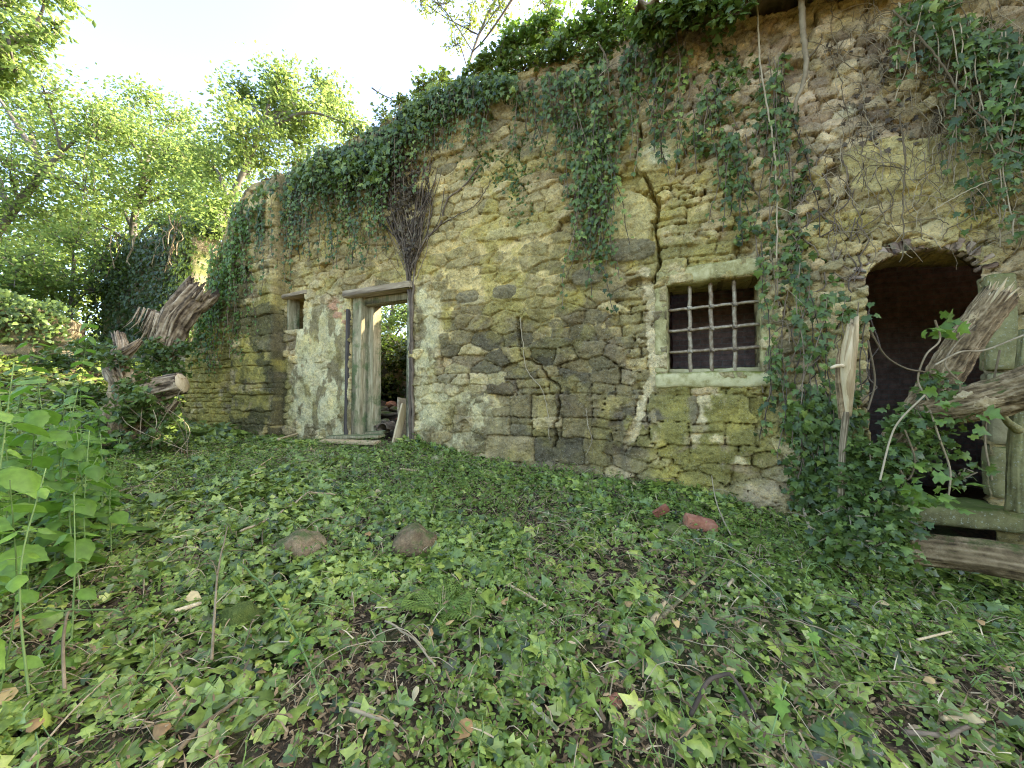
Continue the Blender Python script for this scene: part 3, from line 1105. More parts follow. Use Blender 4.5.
Cc = lerp(Cc, np.broadcast_to(C([.44, .385, .24]), stone.shape)*(.75+.5*fbm(U*26, V*26, 314, 3))[..., None], sstep(.35, .65, rg_)*(.55+.45*sstep(.40, .50, fbm(U*9, V*9, 316, 4))))
bn = np.broadcast_to(C([.34, .30, .14]), stone.shape)*(.8+.4*nzB)[..., None]
Cc = lerp(Cc, bn, bigst*(PYg < 240))
Cc = lerp(Cc, np.broadcast_to(C([.15, .135, .085]), stone.shape), bigst*(PYg >= 240)*.9)
sp_ = blob(PXg, PYg, 660, 158, 14, 11, .5, nzB)
Cc = lerp(Cc, np.broadcast_to(C([.58, .54, .36]), stone.shape), sp_*.8)
# brick patch by the niche
bp_ = blob(PXg, PYg, 338, 318, 11, 22, .3, nzB)
Cc = lerp(Cc, np.broadcast_to(C([.36, .22, .14]), stone.shape), bp_*edge)
Cc = np.clip(Cc*C([1.52, 1.36, 1.12]), .02, .75)

Vw, Fw, Cw = sheet_with_back(H, keep, U, V, .48, Cc, (.2, .165, .105), lambda bx, bz: .75*sstep((AX0+AX1)/2+.12, AX1-.02, bx)*(bx < AX1+.08)*(bz > AZ0-.7)*(bz < ASP+ARI+.08))
mk('front_wall', Vw, Fw, M['wall'], house, cols=Cw, smooth=False)

# --- barred window: surround of four dressed stones and a grille of six bars
wf = rough_block('window_frame', ((WX0+WX1)/2, .25, WZ0+.02), (WX1-WX0+.02, .36, .05), M['pale_stone'], house, .008, seed=2)
lx0, lx1 = P(656, 275)[0], P(760, 270)[0]
rough_block('lintel', ((lx0+lx1)/2, .115, WZ1+.085), (lx1-lx0, .32, .17), M['win_stone'], wf, .014, seed=3, rot=rotm(0, -1.8, 0))
sx0, sx1 = P(655, 378)[0], P(782, 378)[0]
rough_block('sill', ((sx0+sx1)/2, .11, WZ0-.075), (sx1-sx0, .34, .15), M['win_stone'], wf, .014, seed=4)
rough_block('jamb', (WX0-.065, .115, (WZ0+WZ1)/2), (.13, .30, WZ1-WZ0), M['win_stone'], wf, .010, seed=5)
rough_block('jamb', (WX1+.075, .12, (WZ0+WZ1)/2), (.15, .30, WZ1-WZ0), M['win_stone'], wf, .012, seed=6)
gb = MB()
gx = np.linspace(WX0, WX1, 5)
gz = np.linspace(WZ0, WZ1-.02, 5)
grille = None
bars = []
for k in range(1, 4):
    x = gx[k]+random.uniform(-.008, .008)
    n = 14
    pts = np.stack([np.full(n, x)+.004*np.sin(np.arange(n)*1.7+k), np.full(n, .075), np.linspace(WZ0-.01, WZ1+.01, n)], 1)
    bars.append((pts, .019))
for k in range(1, 4):
    z = gz[k]
    n = 14
    pts = np.stack([np.linspace(WX0-.01, WX1+.01, n), np.full(n, .062), np.full(n, z)+np.linspace(-.006, .012, n)+.003*np.sin(np.arange(n)*2.1+k)], 1)
    bars.append((pts, .017))
gm = MB()
# the wedges that pin the bars at their crossings make the grille's own mesh
for k in range(1, 4):
    for j in range(1, 4):
        gm.box((gx[k], .066, gz[j]+.002), (.050, .044, .046), rotm(0, random.uniform(-6, 6), 0), .008)
grille = gm.build('window_grille', M['iron'], house)
for pts, r_ in bars:
    b = MB()
    b.tube(pts, r_, 4, rough=.25, seed=random.randint(1, 50))
    b.build('bar', M['iron'], grille)
# rubble lodged under the lintel
for k in range(9):
    pass

# --- doorway: two weathered posts each side, two lintels, a stone step
DY = .05
df = MB()
zc0, zc1 = DZ0-.10, P(358, 296)[2]
pxs = lambda a, y=0.0: P(a, 360, y)[0]
zb = zc0-.2
df.box(((pxs(352)+pxs(361))/2, DY+.02, (zc0+zc1)/2), (pxs(361)-pxs(352), .16, zc1-zc0), rotm(0, .4, 0), .012)
door = df.build('door_frame', M['timber'], house)
t1 = MB()
t1.box(((pxs(361, .14)+pxs(373, .14))/2, DY+.18, (zc0+zc1)/2-.02), (pxs(373, .14)-pxs(361, .14), .18, zc1-zc0-.05), rotm(0, -.3, 0), .012)
t1.build('door_jamb', M['timber'], door)
t1 = MB()
t1.box(((pxs(406)+pxs(410.5))/2, DY+.05, (zc0+zc1)/2-.02), (pxs(410.5)-pxs(406), .20, zc1-zc0-.05), rotm(0, .2, 0), .012)
t1.build('door_jamb', M['timber'], door)
a, b = P(350, 296), P(412, 287)
mid = (a+b)/2
ang = math.degrees(math.atan2(b[2]-a[2], b[0]-a[0]))
t1 = MB()
t1.box((mid[0], .0, mid[2]+.01), (b[0]-a[0]+.1, .22, .10), rotm(0, -ang, 0), .014)
t1.build('lintel', M['timber_warm'], door)
a, b = P(362, 302, .12), P(411, 298, .12)
mid = (a+b)/2
t1 = MB()
t1.box((mid[0], .13, mid[2]-.005), (b[0]-a[0]+.04, .16, .115), rotm(0, -ang*.6, 0), .014)
t1.build('lintel', M['timber'], door)
# a dark strip standing in for the shaded gap left of the frame
t1 = MB()
t1.box((pxs(349), -.02, (zc0+zc1)/2-.1), (.05, .08, (zc1-zc0)*.92), rotm(0, .5, 0), .01)
t1.build('dark_gap_strip', M['dark_timber'], door)

# --- small square window
nf = MB()
nf.box((NX0+.02, .10, (NZ0+NZ1)/2), (.05, .2, NZ1-NZ0), None, .008)
sw = nf.build('small_window', M['timber'], house)
a, b = P(283, 298), P(310, 293)
nl = MB()
nl.box(((a[0]+b[0])/2, .03, NZ1+.03), (b[0]-a[0], .2, .07), rotm(0, -2, 0), .012)
nl.build('lintel', M['timber_warm'], sw)
nl = MB()
nl.box(((NX0+NX1)/2, .40, (NZ0+NZ1)/2), (NX1-NX0+.25, .06, NZ1-NZ0+.25), None, .0)
nl.build('shutter', M['timber_warm'], sw)

# --- arched doorway: brick voussoirs, stone sill, stone jambs
av = MB()
nb = 15
ac = (AX0+AX1)/2
hw = (AX1-AX0)/2
for k in range(nb):
    t = math.pi*(k+.5)/nb
    x = ac-math.cos(t)*(hw+.005)
    z = ASP+ARI*abs(math.sin(t))**.9+.005
    nx, nz_ = -math.cos(t)*ARI*1.0, math.sin(t)*hw
    L = math.hypot(nx, nz_)
    nx, nz_ = nx/L, nz_/L
    a_ = math.degrees(math.atan2(nx, nz_))
    seglen = math.hypot(math.sin(t)*hw, math.cos(t)*ARI)*math.pi/nb
    av.box((x+nx*.055, .022+random.uniform(-.008, .008), z+nz_*.055), (max(seglen*.97, .045), .10, .11), rotm(0, a_, random.uniform(-2, 2)), .012)
arch = av.build('brick_arch', M['brick'], house)
rough_block('threshold', (P(950, 505)[0]+.02, -.08, AZ0-.07), (AX1-AX0+.36, .42, .16), M['mossy_stone'], house, .015, seed=8, rot=rotm(0, 0, 2))
for k, (a, b0, b1) in enumerate(((994, 275, 372), (994, 372, 445), (992, 445, 497))):
    x = P(a, 360)[0]+.03
    z0, z1 = P(a, b1)[2], P(a, b0)[2]
    rough_block('jamb', (x-.005+.005*k, .0, (z0+z1)/2), (.17, .14, z1-z0-.012), M['mossy_stone' if k != 1 else 'pale_stone'], house, .009, seed=20+k)

# --- inside: a roofed room on the right, an open one on the left
def slab(name, c, size, mat, parent=house):
    b = MB()
    b.box(c, size)
    return b.build(name, mat, parent)


XPART = -.50
pw = slab('partition_wall', (XPART, 1.98, 2.6), (.24, 2.9, 5.0), M['brickwall'])
for v in pw.data.vertices:
    if v.co.z > 2:
        yw = v.co.y+origin_of(house)[1]
        v.co.z = float(roofz(XPART))+(yw+.5)*.30-.03-origin_of(house)[2]
slab('back_wall', (2.95, 3.45, 3.1), (7.4, .3, 6.0), M['brickwall'])
slab('back_wall', (.34, 1.75, 2.6), (1.3, .22, 5.0), M['brickwall'])
slab('end_wall', (6.5, 1.9, 2.5), (.3, 2.78, 5.0), M['brickwall'])
iw = rough_block('added_shade_wall', (-6.3, 2.45, 1.55), (4.4, .45, 2.3), M['rock'], house, .05, n=4, seed=77)  # added wall that shades the open room behind the small door
rough_block('added_shade_wall', (-2.75, 2.45, 2.35), (2.72, .45, 3.9), M['rock'], house, .05, n=4, seed=78)  # added higher stretch, blocks the sun from the small doorway
slab('brick_pier', (AX0-.12, .95, 1.6), (.55, .55, 3.2), M['brickwall'])

# roof over the right-hand room: pan tiles, sagging towards the right
pass
nx_, ny_ = 560, 26
xs_ = np.linspace(e0[0], 7.0, nx_)
ys_ = np.linspace(-.50, 3.6, ny_)
X_, Y_ = np.meshgrid(xs_, ys_, indexing='ij')
ez = np.interp(X_, [e0[0], e1[0], 4.7], [e0[2]+.03, e1[2]+.05, e1[2]+.02])
row = np.floor((Y_+.50)/.30)
pitch = .19
wave = np.abs(np.sin(X_/pitch*math.pi+.4*np.sin(row*2.1)))
Zr = ez+(Y_+.50)*.30+.065*wave+.02*((Y_+.50)/.30-row < .15)+.03*(fbm(X_*2, Y_*2, 400, 3)-.5)
Y2 = Y_+(Y_ < -.49)*(.16*(hash01(np.floor(X_/pitch+.5), 3)-.5))
Zr = Zr+.05*(hash01(np.floor(X_/pitch+.5)+row*7, 4)-.5)+.04*(fbm(X_*11, Y_*11, 402, 3)-.5)
idx = np.arange(nx_*ny_).reshape(nx_, ny_)
Fq = np.stack([idx[:-1, :-1], idx[1:, :-1], idx[1:, 1:], idx[:-1, 1:]], -1).reshape(-1, 4)
Vt = np.stack([X_, Y2, Zr], -1).reshape(-1, 3)
Vb = Vt-np.array([0, 0, .018])
nn = len(Vt)
rim = []
ring = list(idx[:, 0])+list(idx[-1, 1:])+list(idx[-2::-1, -1])+list(idx[0, -2:0:-1])
ring = np.array(ring)
rim = np.stack([ring, np.roll(ring, -1), np.roll(ring, -1)+nn, ring+nn], -1)[:, ::-1]
rr = hash01(np.floor(X_/pitch+.25)+row*31, 5).reshape(-1)
roof = mk('roof', np.concatenate([Vt, Vb]), [np.concatenate([Fq, Fq[:, ::-1]+nn, rim])], M['tile'], house, fl={'rnd': np.r_[rr, rr]}, smooth=True)
for k in range(7):
    x = -.55+k*.82
    b = MB()
    b.box((x, 1.9, float(np.interp(x, [e0[0], e1[0], 4.7], [e0[2], e1[2], e1[2]]))-.09+2.4*.30), (.10, 3.2, .12), rotm(16.7, 0, 0), .01)
    b.build('rafter', M['dark_timber'], roof)
# ------------------------------------------------------------------ the ground, one sheet to the horizon
gx_ = np.unique(np.round(np.r_[-400, -200, -100, -60, -40, np.arange(-30, -9, .5), np.arange(-9, 4.2, .03), np.arange(4.2, 12, .4), 15, 20, 30, 60, 100, 200, 400], 4))
gy_ = np.unique(np.round(np.r_[-400, -200, -100, -50, -25, -15, np.arange(-10, -5.4, .3), np.arange(-5.4, .6, .03), np.arange(.6, 14, .25), 16, 20, 26, 34, 50, 80, 150, 250, 400], 4))
GX, GY = np.meshgrid(gx_, gy_, indexing='ij')
GZ = ground_z(GX, GY)
idx = np.arange(GX.size).reshape(GX.shape)
Fq = np.stack([idx[:-1, :-1], idx[1:, :-1], idx[1:, 1:], idx[:-1, 1:]], -1).reshape(-1, 4)
go = mk('ground', np.stack([GX, GY, GZ], -1).reshape(-1, 3), [Fq], M['soil'], None, smooth=True, recentre=False)
go['kind'] = 'structure'
# ------------------------------------------------------------------ climbing ivy on the walls
def inpoly(px, py, poly):
    c = np.zeros(px.shape, bool)
    n = len(poly)
    for i in range(n):
        x0, y0 = poly[i]
        x1, y1 = poly[(i+1) % n]
        if y0 == y1:
            continue
        q = ((y0 > py) != (y1 > py)) & (px < (x1-x0)*(py-y0)/(y1-y0)+x0)
        c ^= q
    return c


def wall_pts(pxa, pya, yoff):
    """points on (or a little in front of) the house wall for arrays of photo pixels"""
    d = fwd[None]+((pxa-512)/FPX)[:, None]*rgt[None]-((pya-384)/FPX)[:, None]*upv[None]
    return CAM+d*((yoff-CAM[1])/d[:, 1])[:, None]


def patch(poly, n, size=(.045, .09), off=(.03, .2), clump=.5, cscale=2.2, rg=None, face=(0, -1, .25), fade=None):
    """leaves spread over an outlined part of the wall, gathered in clumps"""
    poly = np.array(poly, float)
    x0, y0 = poly.min(0)
    x1, y1 = poly.max(0)
    px = rg.uniform(x0, x1, n*4)
    py = rg.uniform(y0, y1, n*4)
    q = wall_pts(px, py, np.zeros(len(px)))
    nz = fbm(q[:, 0]*cscale+11, q[:, 2]*cscale, 500+int(rg.integers(50)), 4)
    k = inpoly(px, py, poly) & (nz+rg.normal(size=len(px))*.06 > clump)
    # thin out towards the outline so that the edge is ragged
    dpx = np.min([np.abs(np.cross(np.roll(poly, -1, 0)[i]-poly[i], np.stack([px, py], 1)-poly[i]))/np.linalg.norm(np.roll(poly, -1, 0)[i]-poly[i]) for i in range(len(poly))], 0)
    k &= rg.random(len(px)) < np.clip(dpx/10+.15, 0, 1)
    px, py, nz = px[k][:n], py[k][:n], nz[k][:n]
    m = len(px)
    depth = off[0]+(off[1]-off[0])*rg.random(m)*np.clip((nz-clump)*5+.2, .15, 1)
    pos = wall_pts(px, py, -depth)
    nor = np.array(face)+rg.normal(size=(m, 3))*.55
    tip = np.array([0, -.25, -1])+rg.normal(size=(m, 3))*.5
    return pos, nor, tip, rg.uniform(*size, m), np.clip(rg.normal(.45, .25, m)+.35*(nz-.55), 0, 1)


def hanging(px, py, L, n, rg, spread=6, off=(.05, .2), size=(.045, .08), dens=22, thick=.004):
    """strands that hang from near (px, py) in the photo, L pixels long; returns leaves and stem paths"""
    P_, Nn, T_, S_, R_, stems = [], [], [], [], [], []
    for k in range(n):
        x, y = px+rg.normal()*spread, py+rg.normal()*spread*.4
        o = rg.uniform(*off)
        p = wall_pts(np.array([x]), np.array([y]), np.array([-o]))[0]
        sc = np.linalg.norm(p-CAM)/FPX
        ln = L*sc*rg.uniform(.35, 1.1)
        m = max(4, int(ln/.06))
        pts = [p]
        vx = rg.normal()*.01
        for j in range(m):
            vx = vx*.85+rg.normal()*.006
            pts.append(pts[-1]+np.array([vx, rg.normal()*.006, -ln/m]))
        pts = np.array(pts)
        stems.append((pts, thick))
        nl = max(4, int(ln*dens))
        t = np.sort(rg.random(nl))
        q = np.stack([np.interp(t, np.linspace(0, 1, len(pts)), pts[:, i]) for i in range(3)], 1)
        side = np.where(np.arange(nl) % 2, 1, -1)
        q = q+np.stack([side*rg.uniform(.0, .045, nl), -rg.uniform(.0, .04, nl), rg.normal(size=nl)*.015], 1)
        P_.append(q)
        Nn.append(np.stack([side*.35, -np.ones(nl), np.full(nl, .35)], 1)+rg.normal(size=(nl, 3))*.3)
        T_.append(np.stack([side*.35, np.full(nl, -.2), -np.ones(nl)], 1)+rg.normal(size=(nl, 3))*.3)
        S_.append(rg.uniform(*size, nl)*(1.05-.4*t))
        R_.append(np.clip(rg.normal(.45, .18)+rg.normal(size=nl)*.14, 0, 1))
    return (np.concatenate(P_), np.concatenate(Nn), np.concatenate(T_), np.concatenate(S_), np.concatenate(R_)), stems


def bushy(c, rad, n, rg, size=(.04, .07), rmean=.6):
    """a loose leafy mass round a point: leaves on short twigs"""
    nt_ = max(6, n//14)
    d = rdir(nt_, rg)
    d[:, 2] = np.abs(d[:, 2])*.9-.1
    tipp = np.asarray(c)+d*np.asarray(rad)*rg.uniform(.5, 1.1, nt_)[:, None]
    base = np.asarray(c)+d*np.asarray(rad)*.1
    pos, nor, tip, rn = [], [], [], []
    stems = []
    for a, b in zip(base, tipp):
        m = n//nt_
        t = rg.uniform(.25, 1.05, m)[:, None]
        q = a+(b-a)*t+rg.normal(size=(m, 3))*.045
        pos.append(q)
        nor.append(rg.normal(size=(m, 3))*.6+np.array([0, -.4, .8]))
        tip.append(nrm(b-a)[None]+rg.normal(size=(m, 3))*.7+np.array([0, 0, -.3]))
        rn.append(np.clip(rmean+rg.normal(size=m)*.18, 0, 1))
        stems.append((np.array([a, (a+b)/2+rg.normal(size=3)*.03, b]), .004))
    pos = np.concatenate(pos)
    return (pos, np.concatenate(nor), np.concatenate(tip), rg.uniform(*size, len(pos)), np.concatenate(rn)), stems


def ivy_plant(name, label, cat, root, parts, stems, mat='ivy_wall', smat='stem_brown', T=IVY, group=None, extra=None):
    t = thing(name, label, cat, root, group)
    a = [np.concatenate([p[i] for p in parts]) for i in range(5)]
    leaves('foliage', T, *a, M[mat], t)
    if extra:
        for nm, TT, prt, mt in extra:
            b = [np.concatenate([p[i] for p in prt]) for i in range(5)]
            leaves(nm, TT, *b, M[mt], t)
    mb = MB()
    for pts, r_ in stems:
        mb.tube(pts, r_, 5, cap=False)
    mb.build('stem', M[smat], t)
    return t


def vine_path(pxs_, off=.05, n=40, jit=.012, rg=None):
    q = np.array([wall_pts(np.array([a]), np.array([b]), np.array([-off]))[0] for a, b in pxs_])
    q = smooth_path(q, n)
    return q+rg.normal(size=q.shape)*jit*np.array([1, .4, .6])


rg = np.random.default_rng(21)

# 1 the curtain over the left part of the wall head
parts, stems = [], []
for (x, y, L, n) in ((262, 190, 60, 9), (285, 172, 90, 12), (305, 165, 75, 11), (330, 150, 95, 15), (352, 142, 100, 15), (375, 130, 100, 14), (300, 175, 40, 13), (345, 150, 50, 13), (250, 205, 70, 10), (390, 125, 75, 10)):
    a, s = hanging(x, y, L, n, rg, 9, (.08, .28), (.045, .085), 24)
    parts.append(a)
    stems += s
parts.append(patch([(236, 225), (258, 185), (300, 160), (345, 135), (400, 110), (405, 150), (385, 185), (350, 190), (300, 195), (270, 205), (245, 250)], 1500, (.05, .10), (.05, .38), .45, 2.4, rg))
parts.append(patch([(280, 180), (400, 160), (400, 215), (360, 235), (290, 250)], 350, (.03, .05), (.02, .06), .52, 3, rg))
ivy_plant('climbing_ivy', 'dark ivy curtain hanging in strands over the wall head above the small door', 'ivy', P(320, 160), parts, stems)

# 2 the left end of the wall, green right down to the ground
parts, stems = [], []
for (x, y, L, n) in ((238, 215, 110, 14), (225, 245, 90, 14), (215, 270, 80, 12), (205, 300, 60, 10), (245, 200, 70, 12)):
    a, s = hanging(x, y, L, n, rg, 9, (.05, .3), (.045, .085), 22)
    parts.append(a)
    stems += s
parts.append(patch([(190, 340), (198, 300), (215, 265), (236, 210), (262, 180), (262, 215), (240, 265), (228, 300), (212, 340), (198, 380)], 2400, (.04, .075), (.03, .3), .40, 2.0, rg))
ivy_plant('climbing_ivy', 'mid green ivy covering the broken left end of the house wall beside the torn log', 'ivy', P(225, 300), parts, stems, 'ivy_bright')

# 3 the wall head in the middle
parts, stems = [], []
for (x, y, L, n) in ((415, 105, 60, 14), (440, 95, 50, 14), (460, 90, 45, 12), (480, 82, 50, 10), (400, 112, 70, 10)):
    a, s = hanging(x, y, L, n, rg, 8, (.08, .25), (.045, .085), 22)
    parts.append(a)
    stems += s
parts.append(patch([(395, 118), (410, 95), (440, 78), (490, 70), (520, 72), (515, 95), (470, 108), (430, 125), (400, 150)], 1500, (.04, .075), (.05, .3), .38, 2.2, rg))
for (x, y, rx, rz, n) in ((275, 178, .3, .25, 200), (300, 160, .35, .3, 260), (330, 148, .3, .22, 220), (360, 132, .35, .28, 240), (390, 116, .3, .25, 200), (425, 82, .22, .28, 260), (445, 75, .2, .2, 160), (405, 100, .22, .2, 200), (470, 78, .2, .15, 160)):
    a, s = bushy(P(x, y+8, .1), (rx, rx, rz), n, rg, (.04, .07), .5)
    parts.append(a)
    stems += s
parts.append(patch([(430, 120), (520, 95), (545, 150), (520, 200), (470, 190), (430, 180)], 700, (.025, .045), (.015, .05), .50, 3.0, rg))
ivy_plant('climbing_ivy', 'ivy tuft on the bare middle of the wall head with one upright sprig', 'ivy', P(440, 90), parts, stems)

# 4 the big bush on the wall head, strands down to the middle of the wall
parts, stems = [], []
bright = []
for (x, y, rx, rz, n) in ((520, 42, .38, .32, 700), (545, 35, .4, .35, 600), (500, 62, .35, .25, 600), (580, 40, .4, .35, 600), (612, 18, .4, .35, 600), (480, 72, .25, .2, 300), (560, 66, .45, .3, 700), (525, 72, .4, .28, 600), (595, 62, .4, .3, 600), (620, 45, .35, .35, 500), (640, 25, .3, .3, 350), (500, 84, .3, .2, 300)):
    a, s = bushy(P(x, y, .05), (rx, rx*.8, rz), n, rg, (.04, .075), .55)
    (bright if y < 45 else parts).append(a)  # top leaves take a lighter leaf colour for the sun on them
    stems += s
for (x, y, L, n) in ((560, 70, 70, 9), (580, 75, 110, 9), (600, 60, 150, 8), (590, 130, 140, 11), (605, 130, 90, 9), (520, 82, 60, 7), (545, 75, 70, 9), (625, 50, 100, 7), (575, 160, 90, 5), (598, 200, 70, 9)):
    a, s = hanging(x, y, L, n, rg, 8, (.04, .18), (.045, .08), 18)
    parts.append(a)
    stems += s
parts.append(patch([(545, 65), (640, 30), (640, 110), (615, 170), (615, 250), (600, 275), (580, 240), (570, 170), (548, 120)], 800, (.03, .06), (.02, .16), .46, 2.4, rg))
parts.append(patch([(470, 110), (560, 80), (560, 150), (525, 235), (500, 215)], 500, (.025, .045), (.015, .06), .52, 3.2, rg))
ivy_plant('climbing_ivy', 'ivy bush on the wall head, sunlit on top, trailing down beside the crack', 'ivy', P(560, 60), parts, stems, extra=[('sun_coloured_top', IVY, bright, 'ivy_bright')])

# 5 under the tiles, right of the crack
parts, stems = [], []
for (x, y, L, n) in ((645, 30, 60, 8), (660, 50, 80, 7), (680, 40, 70, 5), (700, 90, 70, 5), (720, 80, 60, 5), (735, 130, 80, 7), (665, 125, 40, 7), (690, 110, 50, 3)):
    a, s = hanging(x, y, L, n, rg, 8, (.04, .15), (.045, .08), 17)
    parts.append(a)
    stems += s
for (x, y, n) in ((650, 30, 260), (672, 18, 200), (705, 8, 140), (730, 16, 120)):
    a, s = bushy(P(x, y, -.42), (.22, .12, .22), n, rg, (.05, .09), .45)
    parts.append(a)
    stems += s
parts.append(patch([(640, 30), (700, 20), (765, 60), (765, 230), (740, 260), (720, 180), (680, 140), (650, 110)], 620, (.035, .07), (.02, .14), .50, 2.6, rg))
ivy_plant('climbing_ivy', 'loose ivy sprays under the roof tiles above the barred window', 'ivy', P(690, 90), parts, stems)

# 6 the column between window and arch
parts, stems = [], []
for (x, y, L, n) in ((770, 60, 120, 6), (785, 100, 120, 5), (768, 240, 140, 3), (800, 260, 150, 4), (825, 290, 140, 4), (778, 350, 100, 5), (810, 385, 110, 8), (838, 400, 100, 9), (795, 420, 70, 14), (848, 300, 80, 5)):
    a, s = hanging(x, y, L, n, rg, 9, (.03, .2), (.045, .08), 18)
    parts.append(a)
    stems += s
parts.append(patch([(755, 60), (800, 80), (815, 230), (850, 250), (866, 300), (862, 420), (860, 500), (790, 500), (782, 400), (765, 300)], 600, (.035, .075), (.02, .16), .52, 2.6, rg))
parts.append(patch([(790, 400), (866, 390), (870, 520), (780, 515)], 1000, (.04, .08), (.05, .35), .36, 2.2, rg))
# nearly bare creeping stems on the stones right of the window
for k in range(46):
    x, y = rg.uniform(762, 860), rg.uniform(180, 430)
    pts = [(x, y)]
    for j in range(5):
        pts.append((pts[-1][0]+rg.normal()*8, pts[-1][1]-rg.uniform(6, 20)))
    stems.append((vine_path(pts, .05, 16, .004, rg), rg.uniform(.003, .006)))
ivy_plant('climbing_ivy', 'ivy column climbing the wall between the barred window and the dark arch', 'ivy', P(815, 490), parts, stems)

# 7 top right corner
parts, stems = [], []
for (x, y, L, n) in ((905, 5, 40, 7), (940, 10, 60, 8), (975, 20, 80, 7), (1005, 30, 110, 7), (1025, 60, 120, 6), (960, 90, 50, 4), (1060, 40, 140, 12), (1100, 60, 150, 12)):
    a, s = hanging(x, y, L, n, rg, 10, (.05, .3), (.045, .08), 20)
    parts.append(a)
    stems += s
parts.append(patch([(880, 0), (1120, -20), (1120, 160), (1010, 150), (975, 80), (930, 40)], 650, (.045, .085), (.04, .3), .46, 2.4, rg))
parts.append(patch([(985, 235), (1100, 220), (1100, 290), (1000, 262)], 260, (.045, .085), (.04, .2), .42, 2.4, rg))
parts.append(patch([(885, 150), (950, 165), (930, 205), (885, 200)], 130, (.04, .08), (.03, .14), .45, 2.6, rg))
a, s = hanging(1010, 60, 90, 5, rg, 14, (.1, .35), (.05, .085), 14)
ivy_plant('climbing_ivy', 'ivy in the top right corner trailing long bare shoots over the arch', 'ivy', P(980, 60), parts, stems, smat='stem_tan', extra=[('young_leaf', IVY, [a], 'ivy_bright')])

# 8 the woody vine that forks in a V over the small door
stems = []
lf = []
for pts, r_ in (([(411, 452), (410, 400), (411, 330), (410, 285), (407, 262), (398, 240), (385, 215), (372, 185), (362, 150)], .028),
                ([(413, 450), (412, 350), (413, 290), (416, 262), (425, 240), (440, 225), (447, 200), (462, 188), (480, 165)], .022),
                ([(409, 300), (408, 268), (412, 240), (410, 205), (400, 170), (398, 135)], .022),
                ([(411, 275), (404, 250), (392, 225), (388, 190), (378, 150)], .018),
                ([(412, 268), (420, 245), (418, 205), (425, 160), (420, 125)], .014),
                ([(408, 262), (396, 238), (378, 220), (362, 200), (345, 170)], .014),
                ([(425, 240), (432, 210), (428, 180), (440, 140)], .010),
                ([(440, 225), (458, 215), (475, 205), (492, 180)], .008)):
    stems.append((vine_path(pts, .05, 50, .006, rg), np.linspace(r_, r_*.45, 50)))
for k in range(90):
    x, y = 408+rg.normal()*3, rg.uniform(235, 280)
    s_ = rg.choice([-1, 1])
    pts = [(x, y)]
    for j in range(4):
        pts.append((pts[-1][0]+s_*rg.uniform(0, 11), pts[-1][1]-rg.uniform(10, 28)))
    stems.append((vine_path(pts, rg.uniform(.03, .10), 16, .006, rg), rg.uniform(.003, .006)))
lf.append(patch([(365, 140), (410, 130), (420, 170), (418, 255), (405, 262), (388, 225), (370, 190)], 1300, (.035, .06), (.02, .14), .38, 2.5, rg, face=(0, -1, -.1)))
ivy_plant('climbing_ivy', 'woody ivy vine forking in a V above the right post of the small door', 'ivy', P(410, 448), lf, stems, 'dead_ivy')

# 9 net of withered stems over the arch
stems = []
for k in range(300):
    x, y = rg.uniform(835, 1040), rg.uniform(20, 255)
    pts = [(x, y)]
    a_ = rg.uniform(-.6, .6)+(math.pi/2)
    for j in range(5):
        a_ += rg.normal()*.55
        pts.append((pts[-1][0]+math.cos(a_)*rg.uniform(6, 18), pts[-1][1]-math.sin(a_)*rg.uniform(6, 18)))
    stems.append((vine_path(pts, rg.uniform(.02, .14), 18, .004, rg), rg.uniform(.0015, .0036)))
lf = [patch([(820, 40), (1000, 40), (1000, 150), (840, 150)], 220, (.03, .06), (.02, .1), .46, 3, rg)]
ivy_plant('withered_vine', 'net of withered brown vine stems on the stones above the arch', 'vine', P(920, 250), lf, stems, 'dead_ivy', 'stem_tan')

